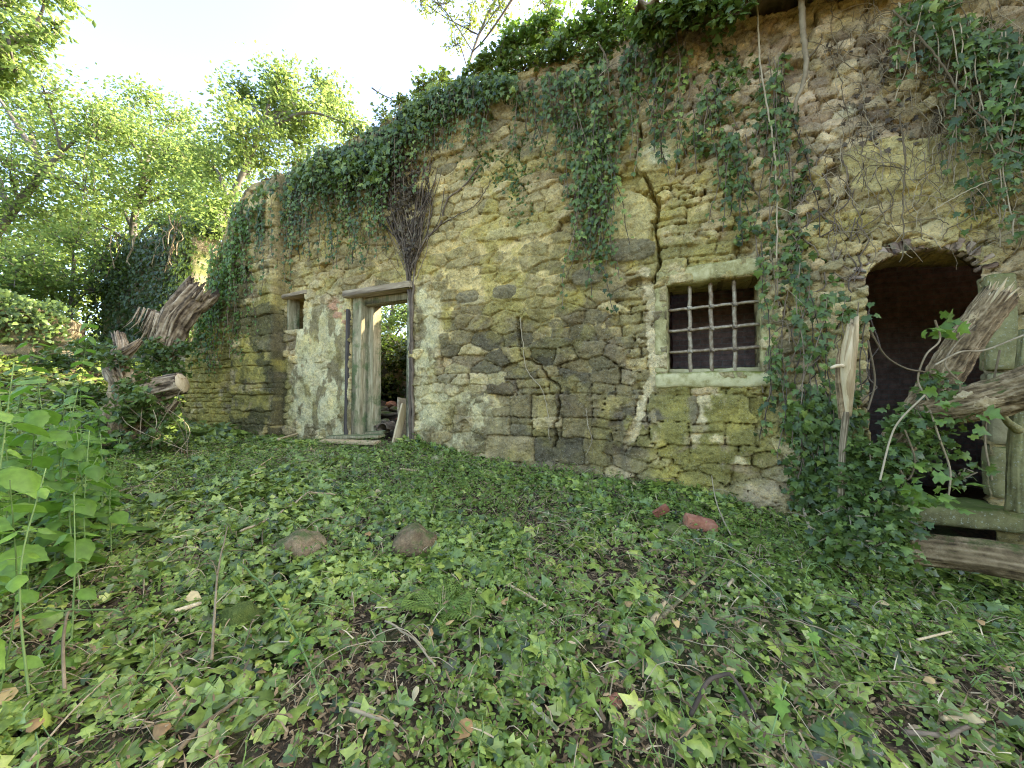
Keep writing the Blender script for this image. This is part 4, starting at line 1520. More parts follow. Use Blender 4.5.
# single hanging shoots, each a thing of its own
for (pts, r0, r1, nm, lab, off) in (
        ([(801, -8), (803, 30), (806, 60), (804, 82), (797, 100), (795, 114)], .026, .014, 'dead_branch', 'pale bare broken branch hanging from the roof edge above the arch', .22),
        ([(757, 0), (760, 60), (768, 110), (775, 160), (777, 220), (776, 262)], .008, .006, 'hanging_vine', 'long straight pale vine hanging from the tiles right of the barred window', .2),
        ([(598, 42), (606, 58), (609, 80), (610, 96)], .009, .006, 'hanging_vine', 'short bare pale vine end hanging out of the ivy bush left of the tiles', .3),
        ([(676, 30), (680, 60), (679, 85), (675, 110)], .007, .004, 'hanging_vine', 'thin bare vine hanging under the tiles beside the round white stone', .2),
        ([(893, 10), (935, 55), (958, 90), (975, 112), (992, 125), (1003, 145), (1024, 155)], .007, .005, 'hanging_vine', 'green shoot running diagonally across the withered stems in the top right', .3),
        ([(900, 115), (905, 160), (903, 200), (903, 252), (899, 262)], .006, .004, 'hanging_vine', 'thin bare shoot hanging in front of the brick arch', .2),
        ([(1040, 168), (1000, 178), (965, 192), (930, 212)], .006, .003, 'hanging_vine', 'straight pale shoot slanting over the big yellow stones beside the arch', .2),
        ([(770, 250), (776, 290), (772, 320), (786, 322), (790, 345)], .007, .004, 'hanging_vine', 'looped pale vine on the wall just right of the window jamb', .12),
        ([(520, 318), (523, 345), (527, 370), (542, 390), (548, 415), (549, 440)], .006, .004, 'hanging_vine', 'thin root like vine lying along the lower crack in the wall', .05),
        ([(586, 405), (588, 425), (592, 440), (586, 455)], .006, .004, 'hanging_vine', 'short branching root creeping on the dark stones left of the pale mortar ridge', .05)):
    q = vine_path(pts, off, 46, .003, rg)
    mb = MB()
    mb.tube(q, np.linspace(r0, r1, 46), 7, rough=.2, seed=3)
    if nm == 'dead_branch':
        k = 26
        mb.tube(smooth_path([q[k], q[k]+[.06, -.03, .05], q[k]+[.10, -.05, .12]], 10), [.010, .004], 6)
        mb.tube(smooth_path([q[36], q[36]+[.05, -.02, .06]], 6), [.008, .004], 6)
    else:
        for j in range(3):
            k = rg.integers(8, 40)
            e = rg.normal(size=3)*.05
            mb.tube(smooth_path([q[k], q[k]+e+[0, -.02, -.03], q[k]+e*2.2+[0, -.03, -.07]], 8), [r1*.7, r1*.35], 5)
    o = mb.build(nm, M['stem_tan'], None, smooth=True)
    tag(o, lab, 'branch' if nm == 'dead_branch' else 'vine')

# a bare twig that sticks out of the wall head, and a sapling stem
for (pts, r_, nm, lab) in (([(372, 88), (381, 94), (392, 99)], .012, 'dead_branch', 'short bare stick poking out of the wall head against the sky'),
                           ([(515, -5), (500, 18), (484, 40), (472, 52)], .016, 'dead_branch', 'bare brown branch leaning over the wall head left of the ivy bush')):
    q = smooth_path([P(a, b, -.05 if k else .0) for k, (a, b) in enumerate(pts)], 16)
    mb = MB()
    mb.tube(q, np.linspace(r_, r_*.5, 16), 6, rough=.2)
    mb.tube(smooth_path([q[6], q[6]+[.03, .04, .12]], 6), [r_*.5, r_*.2], 5)
    tag(mb.build(nm, M['stem_brown'], None, smooth=True), lab, 'branch')
# ------------------------------------------------------------------ left bank: ruined wall stump, field wall, logs
def small_masonry(name, label, x0, x1, z0, ztop, thick, origin, rotz, seed, cat='wall', tint=(1, 1, 1)):
    st = .03
    u = np.arange(x0, x1+st, st)
    v = np.arange(z0, ztop.max()+.1, st)
    Ug, Vg = np.meshgrid(u, v, indexing='ij')
    s, d, a, b = coursed(Ug, Vg, seed, .12, .26)
    h1, h2, h3 = [hash01(s.astype(float) % 100003, k) for k in (1, 2, 3)]
    H = (h1-.5)*.05+.04*(1-np.exp(-np.maximum(d, 0)/.02))+.03*(fbm(Ug*9, Vg*9, seed+20, 3)-.5)
    e = sstep(0, .02, d)
    stn = np.stack([C([.30, .25, .15]), C([.22, .19, .12]), C([.36, .31, .19])])[(h2*2.99).astype(int)]*(.8+.4*h3)[..., None]
    Cg = lerp(np.broadcast_to(C([.16, .125, .075]), stn.shape), stn, e)
    Cg = lerp(Cg, np.broadcast_to(C([.10, .12, .03]), stn.shape), sstep(.5, .62, fbm(Ug*4, Vg*4, seed+30, 4))*.8)
    tz = np.interp(Ug, np.linspace(x0, x1, len(ztop)), ztop)+.12*(fbm(Ug*3, Ug*0+seed, 420, 3)-.5)
    Vv_, Ff_, Cc_ = sheet_with_back(H, Vg < tz, Ug, Vg, thick, Cg, (.2, .165, .105))
    Vv_ = Vv_@rotm(0, 0, rotz).T+np.array(origin)
    o = mk(name, Vv_, Ff_, M['wall'], None, cols=Cc_*np.array(tint))
    return tag(o, label, cat)


# the ivy-grown wall stump beyond the end of the house
a, b = P(93, 300, .3), P(200, 300, .3)
gz0 = float(ground_z((a[0]+b[0])/2, .3, False))-.3
zt = P(145, 236, .3)[2]
small_masonry('ruined_wall', 'tall ruined wall stump smothered in dark ivy behind the torn log', a[0]+.1, b[0]-.6, gz0, np.array([zt-.55, zt-.12, zt, zt-.02, zt-.1]), .8, (0, .45, 0), 0, 610)
rg = np.random.default_rng(33)


def cloud_leaves(n, cx, cz, rx, rz, y0, y1, rg, size, clump=None, rmean=.4):
    th = rg.uniform(0, 2*math.pi, n)
    rr = np.sqrt(rg.random(n))
    x = cx+np.cos(th)*rr*rx
    z = cz+np.sin(th)*rr*rz
    y = rg.uniform(y0, y1, n)
    pos = np.stack([x, y, z], 1)
    nor = np.array([0, -1, .35])+rg.normal(size=(n, 3))*.45
    tip = np.array([0, -.2, -1])+rg.normal(size=(n, 3))*.5
    return pos, nor, tip, rg.uniform(*size, n), np.clip(rmean+rg.normal(size=n)*.18, 0, 1)


w = b[0]-a[0]
parts = []
stems = []
n = 6000
x = rg.uniform(a[0]+.3, b[0], n)
zlo = gz0+.8
z = rg.uniform(zlo, zt+.22, n)
tz = np.interp(x, np.linspace(a[0], b[0], 5), [zt-.5, zt+.02, zt+.15, zt+.12, zt])
k = z < tz+rg.normal(size=n)*.06
x, z = x[k], z[k]
bulge = .30+.25*fbm(x*2, z*2, 640, 3)
y = .45-rg.random(len(x))**.6*bulge
y = np.where(rg.random(len(x)) < .25, .45+rg.random(len(x))*.8, y)
z = np.where(y > .45, np.interp(x, np.linspace(a[0], b[0], 5), [zt-.5, zt+.02, zt+.15, zt+.12, zt])+rg.normal(size=len(x))*.07, z)
pos = np.stack([x, y, z], 1)
parts.append((pos, np.array([0, -1, .3])+rg.normal(size=pos.shape)*.45, np.array([0, -.2, -1])+rg.normal(size=pos.shape)*.5, rg.uniform(.06, .10, len(x)), np.clip(rg.normal(.06, .08, len(x)), 0, 1)))
for k in range(16):
    p = np.array([rg.uniform(a[0]+.5, b[0]), rg.uniform(-.05, .2), zt+rg.uniform(-.1, .1)])
    q = [p]
    for j in range(5):
        q.append(q[-1]+np.array([rg.normal()*.12, -rg.uniform(0, .06), -rg.uniform(.05, .28)]))
    stems.append((smooth_path(q, 16), .010))
ivy_plant('climbing_ivy', 'dark matted ivy over the ruined wall stump, bare twigs hanging down it', 'ivy', (a[0]+w/2, .2, gz0), parts, stems, smat='stem_tan', T=IVY3)

# the low field wall at the far left
c0, c1 = PD(-60, 350, 6.6), PD(72, 350, 7.4)
ang = math.degrees(math.atan2(c1[1]-c0[1], c1[0]-c0[0]))
L = np.linalg.norm((c1-c0)[:2])
zt2 = PD(30, 300, 7)[2]
g0 = float(ground_z(c0[0], c0[1], False))-.4
small_masonry('field_wall', 'low tumbled field wall at the far left under a hood of ivy', 0, L, g0, np.array([zt2+.1, zt2, zt2-.08, zt2-.3]), .6, (c0[0], c0[1], 0), ang, 660, tint=(.8, .75, .7))
n = 3000
t = rg.random(n)
z = rg.uniform(g0+.7, zt2+.35, n)
top = zt2+.32-.35*t+.15*(fbm(t*9, t*0, 670, 3)-.5)
k = (z < top) & ((z > zt2-.35+.2*rg.normal(size=n)) | (rg.random(n) < .22))
t, z = t[k], z[k]
nv = np.array([math.sin(R(ang)), -math.cos(R(ang)), 0])
pos = c0[None, :]*np.array([1, 1, 0])+t[:, None]*(c1-c0)[None, :]*np.array([1, 1, 0])+nv*(.05+.35*rg.random(len(t)))[:, None]-nv*(rg.random(len(t)) < .3)[:, None]*.5
pos[:, 2] = z
parts = [(pos, nv+np.array([0, 0, .6])+rg.normal(size=pos.shape)*.4, np.array([0, 0, -1])+nv*.4+rg.normal(size=pos.shape)*.5, rg.uniform(.05, .09, len(t)), np.clip(rg.normal(.4, .2, len(t)), 0, 1))]
ivy_plant('climbing_ivy', 'bluish green ivy hood on the low field wall at the far left', 'ivy', (c0[0]+1, c0[1], g0+.5), parts, [(np.array([c0+[0.3, -.2, .2], c0+[.7, -.3, -.1], c0+[1.0, -.3, -.5]]), .008)], T=IVY3)


# --- the torn log leaning against the end of the house
def log(mb, pts, rads, sides=26, rough=.16, seed=1, n=40, r=None, fine=.22, jag=0, along=2.2):
    n = max(n, 60)
    sides = max(sides*2, 40)
    q = smooth_path(pts, n)
    mb.tube(q, np.interp(np.linspace(0, 1, n), np.linspace(0, 1, len(rads)), rads), sides, r, rough=rough, seed=seed, fine=fine, jag=jag, along=along)
    return q


def splinters(mb, c, d, rad, n, L, rg, w=(.01, .035)):
    """torn fibres standing off a break: c centre, d direction of the stem"""
    d = np.asarray(d, float)/np.linalg.norm(d)
    u = np.cross(d, [0, 0, 1.0])
    u /= np.linalg.norm(u)
    v = np.cross(d, u)
    for k in range(n):
        a = rg.uniform(0, 2*math.pi)
        rr = rad*math.sqrt(rg.random())
        p0 = np.asarray(c)+u*math.cos(a)*rr+v*math.sin(a)*rr-d*.06
        ln = rg.uniform(*L)
        lean = (u*math.cos(a)+v*math.sin(a))*rg.uniform(-.1, .35)
        p1 = p0+(d+lean*.5)*ln*.6
        p2 = p0+(d+lean)*ln
        ww = rg.uniform(*w)
        mb.tube(np.array([p0, p1, p2]), [ww, ww*.8, ww*.12], 4, rough=.3, seed=k)


tl = thing('torn_log', 'thick torn log with a splintered brown end leaning on the left end of the house', 'log', PD(165, 395, 6.2))
mb = MB()
A0, A1, A2 = PD(160, 372, 6.3), PD(170, 338, 6.35), PD(197, 297, 6.5)
q = log(mb, [A0, A1, (A1+A2)/2+[0, -.05, .02], A2], [.12, .16, .21, .22], 36, .34, 4, 110, fine=.26, jag=.3, along=1.5)
mb.build('trunk', M['brownwood'], tl, True)
mb = MB()
splinters(mb, A2, A2-A1, .22, 90, (.05, .26), rg, (.008, .03))
splinters(mb, A1+[-.22, 0, .2], [-.35, -.1, -.9], .22, 90, (.15, .5), rg, (.006, .022))
splinters(mb, A1+[-.12, -.15, .35], [-.3, -.1, -.9], .2, 60, (.15, .4), rg, (.006, .02))
mb.build('splinter', M['brownwood'], tl)

st = thing('ivy_stump', 'old tree stump wrapped in ivy with a sawn pale branch end, left of the house', 'stump', PD(130, 470, 4.9))
mb = MB()
B0, B1, B2 = PD(118, 480, 4.9), PD(126, 440, 4.95), PD(135, 400, 5.0)
log(mb, [B0-[0, 0, .2], B0, B1, B2, PD(128, 375, 5.05)], [.36, .32, .27, .24, .16], 30, .22, 6)
mb.build('trunk', M['bark'], st, True)
mb = MB()
E0, E1 = PD(132, 402, 5.0), PD(182, 383, 5.0)
log(mb, [E0, PD(150, 392, 4.95), E1], [.17, .15, .135], 24, .16, 8)
br = mb.build('branch', M['brownwood'], st, True)
mb = MB()
dE = nrm(E1-PD(150, 392, 4.95))
mb.tube(np.array([E1-dE*.02, E1+dE*.012]), [.125, .115], 18, rough=.08, seed=3)
splinters(mb, E1, dE, .09, 10, (.06, .10), rg, (.01, .02))
mb.build('cut_end', M['splinter'], br)
mb = MB()
log(mb, [PD(128, 398, 5.0), PD(120, 380, 4.95), PD(114, 362, 5.0), PD(121, 349, 5.0), PD(119, 338, 5.05)], [.14, .10, .12, .075, .06], 22, .5, 9, 70, fine=.5, jag=.12)
log(mb, [PD(119, 356, 5.0), PD(132, 348, 5.0), PD(141, 340, 5.05)], [.08, .06, .03], 16, .5, 10, fine=.4)
log(mb, [PD(140, 440, 4.9), PD(158, 420, 5.0), PD(176, 400, 5.1)], [.10, .08, .05], 14, .2, 10)
mb.build('branch', M['brownwood'], st, True)
# the ivy on the stump
parts, stems = [], []
for (px, py, dep, rr, n) in ((100, 430, 4.85, .34, 330), (140, 420, 4.75, .30, 300), (125, 390, 4.8, .24, 150), (95, 460, 4.6, .35, 330), (160, 455, 4.7, .34, 260), (165, 425, 4.85, .2, 130), (150, 378, 4.85, .15, 60), (75, 400, 5.0, .4, 350), (95, 355, 5.4, .4, 350), (60, 365, 5.6, .4, 300), (120, 470, 4.4, .3, 260), (145, 445, 4.6, .22, 200), (150, 352, 6.0, .35, 260), (172, 372, 6.0, .25, 160), (128, 410, 4.7, .18, 120), (112, 362, 4.8, .2, 110), (140, 402, 4.7, .2, 130), (118, 445, 4.6, .25, 220), (165, 395, 5.0, .2, 110), (158, 365, 6.1, .3, 160), (185, 350, 6.2, .22, 110)):
    a_, s_ = bushy(PD(px, py, dep), (rr, rr, rr*.8), n, rg, (.05, .08), .38)
    parts.append(a_)
    stems += s_
for k in range(12):
    p = PD(rg.uniform(110, 185), rg.uniform(380, 410), 4.75)
    e = PD(rg.uniform(100, 190), rg.uniform(440, 475), 4.6)
    stems.append((smooth_path([p, (p+e)/2+rg.normal(size=3)*.1, e], 14), .0035))
ivy_plant('climbing_ivy', 'ivy wound round the old stump with the sawn branch end', 'ivy', PD(130, 470, 4.7), parts, stems, smat='stem_tan')
# ------------------------------------------------------------------ right: two cut logs, a snapped sapling, the ivy round them
rg = np.random.default_rng(44)
lg = thing('fallen_log', 'upper bark covered log slanting across the arch, torn pale at its raised end', 'log', PD(905, 430, 2.75))
mb = MB()
L0, L1, L2 = PD(880, 470, 2.85), PD(930, 395, 2.75), PD(993, 302, 2.6)
q = log(mb, [L0, L1, PD(962, 345, 2.67), L2], [.085, .098, .092, .088], 40, .22, 11, 110, fine=.20, jag=.10, along=10)
mb.build('trunk', M['bark'], lg, True)
mb = MB()
splinters(mb, L2, L2-L1, .075, 60, (.05, .2), rg, (.005, .018))
mb.build('splinter', M['splinter'], lg)
lg2 = thing('fallen_log', 'lower bark covered log running level out of the picture to the right of the arch', 'log', PD(945, 415, 2.5))
mb = MB()
K0, K1, K2 = PD(928, 412, 2.65), PD(975, 402, 2.45), PD(1075, 372, 2.1)
q2 = log(mb, [K0, K1, PD(1020, 390, 2.3), K2, PD(1150, 350, 1.95)], [.095, .105, .108, .11, .11], 40, .2, 13, 110, fine=.20, along=10)
mb.build('trunk', M['bark'], lg2, True)
mb = MB()
dn = nrm(K0-K1)
mb.tube(np.array([K0-dn*.01, K0+dn*.012]), [.085, .075], 18, rough=.1)
splinters(mb, K0, dn, .07, 8, (.03, .07), rg, (.01, .02))
mb.build('cut_end', M['brownwood'], lg2)
# bark knocked off: pale wood scars lying on the surface of the log


def scar(mb, path, i0, i1, r_, ang, width, lift=.004):
    """a patch of bared wood that follows the log's surface"""
    pts = path[i0:i1+1]
    T = nrm(np.gradient(pts, axis=0))
    toC = nrm(CAM-pts)
    side = nrm(np.cross(T, toC))
    V_ = []
    m = 9
    n_ = len(pts)
    for k in range(n_):
        f = math.sin(math.pi*(k+.3)/(n_-.4))**.7*width*(.75+.5*rg.random())
        for j in range(m):
            a_ = ang+(j/(m-1)-.5)*2*f
            rad = r_+lift*(1 if 0 < j < m-1 else -4)+rg.normal()*.006
            V_.append(pts[k]+(toC[k]*math.cos(a_)+side[k]*math.sin(a_))*rad)
    idx = np.arange(n_*m).reshape(n_, m)
    mb.add(np.array(V_), np.stack([idx[:-1, :-1], idx[1:, :-1], idx[1:, 1:], idx[:-1, 1:]], -1).reshape(-1, 4))


mb = MB()
scar(mb, q2, 26, 42, .108, .25, .42)
scar(mb, q2, 18, 30, .108, -.55, .2)
mb.build('bare_patch', M['splinter'], lg2, True)
mb = MB()
scar(mb, q, 48, 60, .098, .5, .25)
scar(mb, q, 88, 104, .090, -.4, .35)
mb.build('bare_patch', M['splinter'], lg, True)

# the snapped sapling
sp = thing('snapped_sapling', 'snapped sapling, its long pale split wood bare on a thin stem, before the arch', 'tree', PD(843, 522, 2.75))
mb = MB()
log(mb, [PD(840, 548, 2.72), PD(841, 500, 2.74), PD(842, 455, 2.75), PD(846, 412, 2.76)], [.022, .020, .018, .022], 12, .12, 15)
mb.build('stem', M['stem_tan'], sp, True)
mb = MB()
S0, S1, S2 = PD(848, 416, 2.76), PD(847, 370, 2.74), PD(853, 322, 2.72)
for k in range(9):
    o = rg.normal(size=3)*np.array([.014, .016, 0])
    f = rg.uniform(.7, 1.0) if k else 1
    mb.tube(smooth_path([S0+o*.4, S1+o, S1+(S2-S1)*f*.6+o*1.2+[0, 0, 0], S1+(S2-S1)*f+o*.9], 18), [.016, .024, .030, .030, .024, .016], 5, rough=.25, seed=k, jag=.05)
mb.tube(smooth_path([S1+[-.02, -.02, .03], PD(836, 366, 2.7), PD(831, 368, 2.69)], 8), [.012, .014, .009], 6)
mb.build('split_wood', M['splinter'], sp)
mb = MB()
log(mb, [S0+[-.02, .01, -.02], S1+[-.045, .01, 0], S1+(S2-S1)*.45+[-.05, .015, 0]], [.026, .022, .008], 10, .3, 17)
mb.build('bark_strip', M['bark'], sp, True)

# mossy upright pole at the right edge
mp_ = MB()
log(mp_, [PD(1022, 512, 2.75), PD(1021, 460, 2.76), PD(1023, 415, 2.77), PD(1030, 330, 2.8)], [.075, .06, .055, .05], 20, .12, 19)
pole = thing('mossy_pole', 'upright mossy tree pole at the right edge beside the arch', 'pole', PD(1016, 512, 2.75))
mp_.build('trunk', M['mossy_stone'], pole, True)
mp_ = MB()
mp_.tube(smooth_path([PD(1018, 430, 2.72), PD(1006, 420, 2.66), PD(1001, 408, 2.62)], 8), [.03, .022, .014], 8, rough=.2)
mp_.build('knot', M['mossy_stone'], pole, True)

# the step below the arch: a half-buried beam
a, b = PD(912, 548, 2.65), PD(1075, 572, 2.2)
q = smooth_path([a, (a+b)/2+[0, 0, .01], b], 30)
mb = MB()
mb.tube(resample(q, 60), np.full(60, .10), 50, rough=.25, seed=23, fine=.16, along=3)
bm_ = mb.build('old_beam', M['bark'], None, True)
tag(bm_, 'half buried old wooden beam lying below the stone threshold of the arch', 'beam')

# ivy mass round the foot of the logs
parts, stems = [], []
for (px, py, dep, rr, n) in ((872, 490, 2.65, .22, 420), (885, 522, 2.5, .18, 320), (855, 520, 2.7, .24, 400), (892, 462, 2.6, .18, 300), (912, 425, 2.6, .14, 200), (935, 450, 2.55, .13, 90), (865, 455, 2.75, .16, 200), (938, 385, 2.58, .09, 60), (840, 545, 2.55, .22, 300), (880, 550, 2.4, .16, 220), (960, 480, 2.5, .12, 40), (955, 420, 2.5, .08, 36)):
    a_, s_ = bushy(PD(px, py, dep), (rr, rr, rr*.8), n, rg, (.035, .062), .42)
    parts.append(a_)
    stems += s_
br_ = []
for (px, py, dep, rr, n) in ((945, 330, 2.5, .07, 14), (945, 415, 2.4, .10, 14), (925, 500, 2.3, .18, 40)):
    a_, s_ = bushy(PD(px, py, dep), (rr, rr, rr*.8), n, rg, (.05, .085), .6)
    br_.append(a_)
for pts in ([(975, 325), (955, 345), (945, 365), (960, 385), (955, 410)], [(928, 400), (918, 380), (926, 355), (940, 340), (935, 320)], [(870, 330), (885, 355), (905, 368), (925, 372)],
            [(905, 430), (915, 460), (908, 480), (900, 470)], [(1024, 335), (985, 350), (960, 352), (935, 365)], [(868, 340), (875, 380), (868, 410)], [(880, 480), (890, 440), (900, 420), (925, 395)],
            [(930, 410), (940, 440), (950, 470), (948, 500)], [(1000, 350), (990, 400), (985, 440), (992, 480)]):
    stems.append((smooth_path([PD(x, y, 2.45+rg.uniform(-.04, .04)) for x, y in pts], 26), .0055))
ivy_plant('climbing_ivy', 'thick ivy mound wrapping the foot of the logs in front of the arch', 'ivy', PD(890, 540, 2.6), parts, stems, smat='stem_tan', extra=[('young_leaf', IVY, br_, 'ivy_bright')])

# ------------------------------------------------------------------ the small doorway: planks, leaning board, tiles, rubble
def plank(name, label, p0, p1, w, t, mat, roll=0, cat='plank', parent=None, seed=1):
    p0, p1 = np.asarray(p0, float), np.asarray(p1, float)
    d = p1-p0
    L = np.linalg.norm(d)
    x = d/L
    up = np.array([0, 0, 1.0]) if abs(x[2]) < .9 else np.array([0, -1.0, 0])
    y = nrm(np.cross(up, x))
    z = np.cross(x, y)
    ca, sa = math.cos(R(roll)), math.sin(R(roll))
    Rm = np.stack([x, y*ca+z*sa, -y*sa+z*ca], 1)
    o = rough_block(name, (p0+p1)/2, (L, w, t), M[mat], parent, .006, n=2, rot=Rm, seed=seed)
    if parent is None:
        tag(o, label, cat)
    return o


gz = lambda x, y: float(ground_z(x, y))
for k, (pa, pb, w, yy, lab) in enumerate((((322, 446), (378, 450), .14, -.32, 'pale weathered plank lying nearest the viewer on the doorstep'),
                                          ((330, 440), (382, 440), .16, -.12, 'greyer weathered plank lying behind the first on the doorstep'),
                                          ((352, 432), (386, 434), .12, .1, 'short weathered plank across the sill of the small door'))):
    a, b = P(*pa, yy), P(*pb, yy)
    a[2] = gz(a[0], a[1])+.09+.02*k
    b[2] = gz(b[0], b[1])+.09+.03*k
    plank('plank', lab, a, b, w, .045, 'timber' if k != 0 else 'splinter', 4, seed=30+k)
a, b = P(395, 441, -.10), P(405, 404, .06)
a[2] = gz(a[0], a[1])+.02
plank('leaning_board', 'pale split board leaning against the right post of the small door', a, b, .13, .035, 'splinter', 90, 'board', seed=41)
a, b = P(404, 440, .12), P(402, 398, .25)
plank('leaning_board', 'brown board standing behind the pale one in the small doorway', a, b, .16, .03, 'timber_warm', 80, 'board', seed=42)


def pan_tile(name, label, c, yaw, pitch_, L=.4, r_=.10, group=None, seed=0):
    m, n_ = 12, 10
    V_ = []
    for s_, rr in ((0, r_), (1, r_-.016)):
        for i in range(n_):
            f = i/(n_-1)
            for j in range(m):
                a_ = math.pi*j/(m-1)
                rad = rr*(1-.18*f)
                V_.append([f*L-L/2, math.cos(a_)*rad, math.sin(a_)*rad])
    V_ = np.array(V_)
    idx = np.arange(n_*m).reshape(n_, m)
    q_ = np.stack([idx[:-1, :-1], idx[1:, :-1], idx[1:, 1:], idx[:-1, 1:]], -1).reshape(-1, 4)
    ring = np.array(list(idx[:, 0])+list(idx[-1, 1:])+list(idx[-2::-1, -1])+list(idx[0, -2:0:-1]))
    rim = np.stack([ring, np.roll(ring, -1), np.roll(ring, -1)+n_*m, ring+n_*m], -1)
    V_ = V_@rotm(0, pitch_, yaw).T+np.array(c)
    o = mk(name, V_, [np.concatenate([q_, q_[:, ::-1]+n_*m, rim])], M['tile'], None, fl={'rnd': np.full(len(V_), random.random())}, smooth=True)
    return tag(o, label, 'tile', group)


for k, (px, py, yy, yaw, pit, lab) in enumerate(((385, 428, .30, 70, -15, 'curved roof tile on top of the pile in the small doorway'), (388, 430, .05, 100, 12, 'curved roof tile lowest in the pile, next to the leaning board'),
                                                 (379, 428, .3, 20, 18, 'curved roof tile at the left of the pile in the small doorway'))):
    p = P(px, py, yy)
    pan_tile('roof_tile', lab, p, yaw, pit, .30, .085)

# rubble heap inside and the ivy thicket behind it
V_, F_ = ico(5)
D_ = np.array([mn.fractal(Vector(v*2.2)+Vector((3, 1, 2)), 1.0, 2.0, 5) for v in V_])
V_ = V_*(1+.22*D_)[:, None]*np.array([1.3, 1.1, .95])
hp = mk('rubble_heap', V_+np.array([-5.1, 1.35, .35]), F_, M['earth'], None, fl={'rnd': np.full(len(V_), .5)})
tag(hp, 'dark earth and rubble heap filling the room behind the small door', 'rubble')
names = ['stone block on the dark rubble heap behind the small door']
for k in range(16):
    a_ = rg.uniform(-.6, 1.0)
    p = np.array([-4.9+rg.uniform(-.6, .9), .75+rg.uniform(-.2, .6), 0])
    p[2] = .80+.55*math.exp(-((p[0]+5.1)**2/1.2+(p[1]-1.35)**2/.7))
    o = rock('rubble_stone', p, (rg.uniform(.08, .2), rg.uniform(.07, .16), rg.uniform(.05, .11)), M['rock'] if k % 3 else M['terracotta'], 50+k, .2, rg.uniform(0, 180), 5, sub=3)
    tag(o, 'broken stone lying on the dark heap inside the small doorway', 'stone', 'broken stones inside the small doorway')
parts, stems = [], []
for k in range(44):
    c = np.array([-5.9+rg.uniform(-1.5, 1.7), 1.75+rg.uniform(-.25, .35), 1.0+rg.uniform(0, 1.55)])
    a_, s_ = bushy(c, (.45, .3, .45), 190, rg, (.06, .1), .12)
    parts.append(a_)
    stems += s_
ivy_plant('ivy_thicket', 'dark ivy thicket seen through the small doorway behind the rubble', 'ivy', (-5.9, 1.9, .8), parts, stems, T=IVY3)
# ------------------------------------------------------------------ trees
def tree(name, label, base, trunk_pts, r0, clumps, nleaf, size, mat, T=SMALL, rg=None, group=None, twigs=10, tip_r=.02, cat='tree', spread=.21, smat='tree_bark', up=.5):
    t = thing(name, label, cat, base, group)
    tr = MB()
    tp = smooth_path(np.vstack([[base], trunk_pts]), 30)
    tr.tube(tp, np.linspace(r0, max(r0*.35, .03), 30), 12, rough=.1, seed=int(rg.integers(50)))
    pos, nor, tip, rn = [], [], [], []
    tot = sum(c[1]**2 for c in clumps)
    for (c, rad) in clumps:
        c = np.asarray(c, float)
        # the limb leaves the trunk lower than the clump it carries
        k = int(np.argmin(np.linalg.norm(tp-(c-np.array([0, 0, rad*.8])), axis=1)))
        k = max(4, min(k, 29))
        a = tp[k]
        mid = a*.45+c*.55+np.array([0, 0, .12*np.linalg.norm(c-a)])+rg.normal(size=3)*.08
        ll = max(np.linalg.norm(c-a), .1)
        tr.tube(smooth_path([a, mid, c], 14), np.linspace(min(r0*.45, .03+.018*ll), .012, 14), 7, rough=.08)
        m = int(nleaf*rad**2/tot)
        nt_ = twigs
        d = rdir(nt_, rg)
        d = nrm(d+np.array([0, 0, up*.5]))
        for j in range(nt_):
            e = c+d[j]*rad*rg.uniform(.5, 1.35)
            s0 = c+d[j]*rad*.05+rg.normal(size=3)*.02
            md = (s0+e)/2+rg.normal(size=3)*rad*.10
            w = smooth_path([s0, md, e], 7)
            tr.tube(w, np.linspace(.011, .004, 7), 4, cap=False)
            n_ = max(3, m//nt_)
            f = rg.uniform(.2, 1.05, n_)
            q = np.stack([np.interp(f, np.linspace(0, 1, 7), w[:, i]) for i in range(3)], 1)
            q = q+rg.normal(size=(n_, 3))*spread*rad*np.array([1, 1, .7])
            pos.append(q)
            nor.append(rg.normal(size=(n_, 3))*.55+np.array([0, 0, .8]))
            tip.append(d[j][None]*.7+rg.normal(size=(n_, 3))*.7+np.array([0, 0, -.35]))
            rn.append(np.clip(rg.normal(.5, .12)+rg.normal(size=n_)*.2, 0, 1))
    tr.build('trunk', M[smat], t, True)
    pos = np.concatenate(pos)
    leaves('crown', T, pos, np.concatenate(nor), np.concatenate(tip), rg.uniform(*size, len(pos)), np.concatenate(rn), M[mat], t, rg=rg)
    return t


rg = np.random.default_rng(55)


def gnd(p):
    return np.array([p[0], p[1], float(ground_z(p[0], p[1], False))])


def cl(lst, depth, jit=.6):
    lst = [(x, y, r_*1.12) for x, y, r_ in lst]
    return [(PD(x, y, depth+rg.uniform(-jit, jit)), r_) for x, y, r_ in lst]


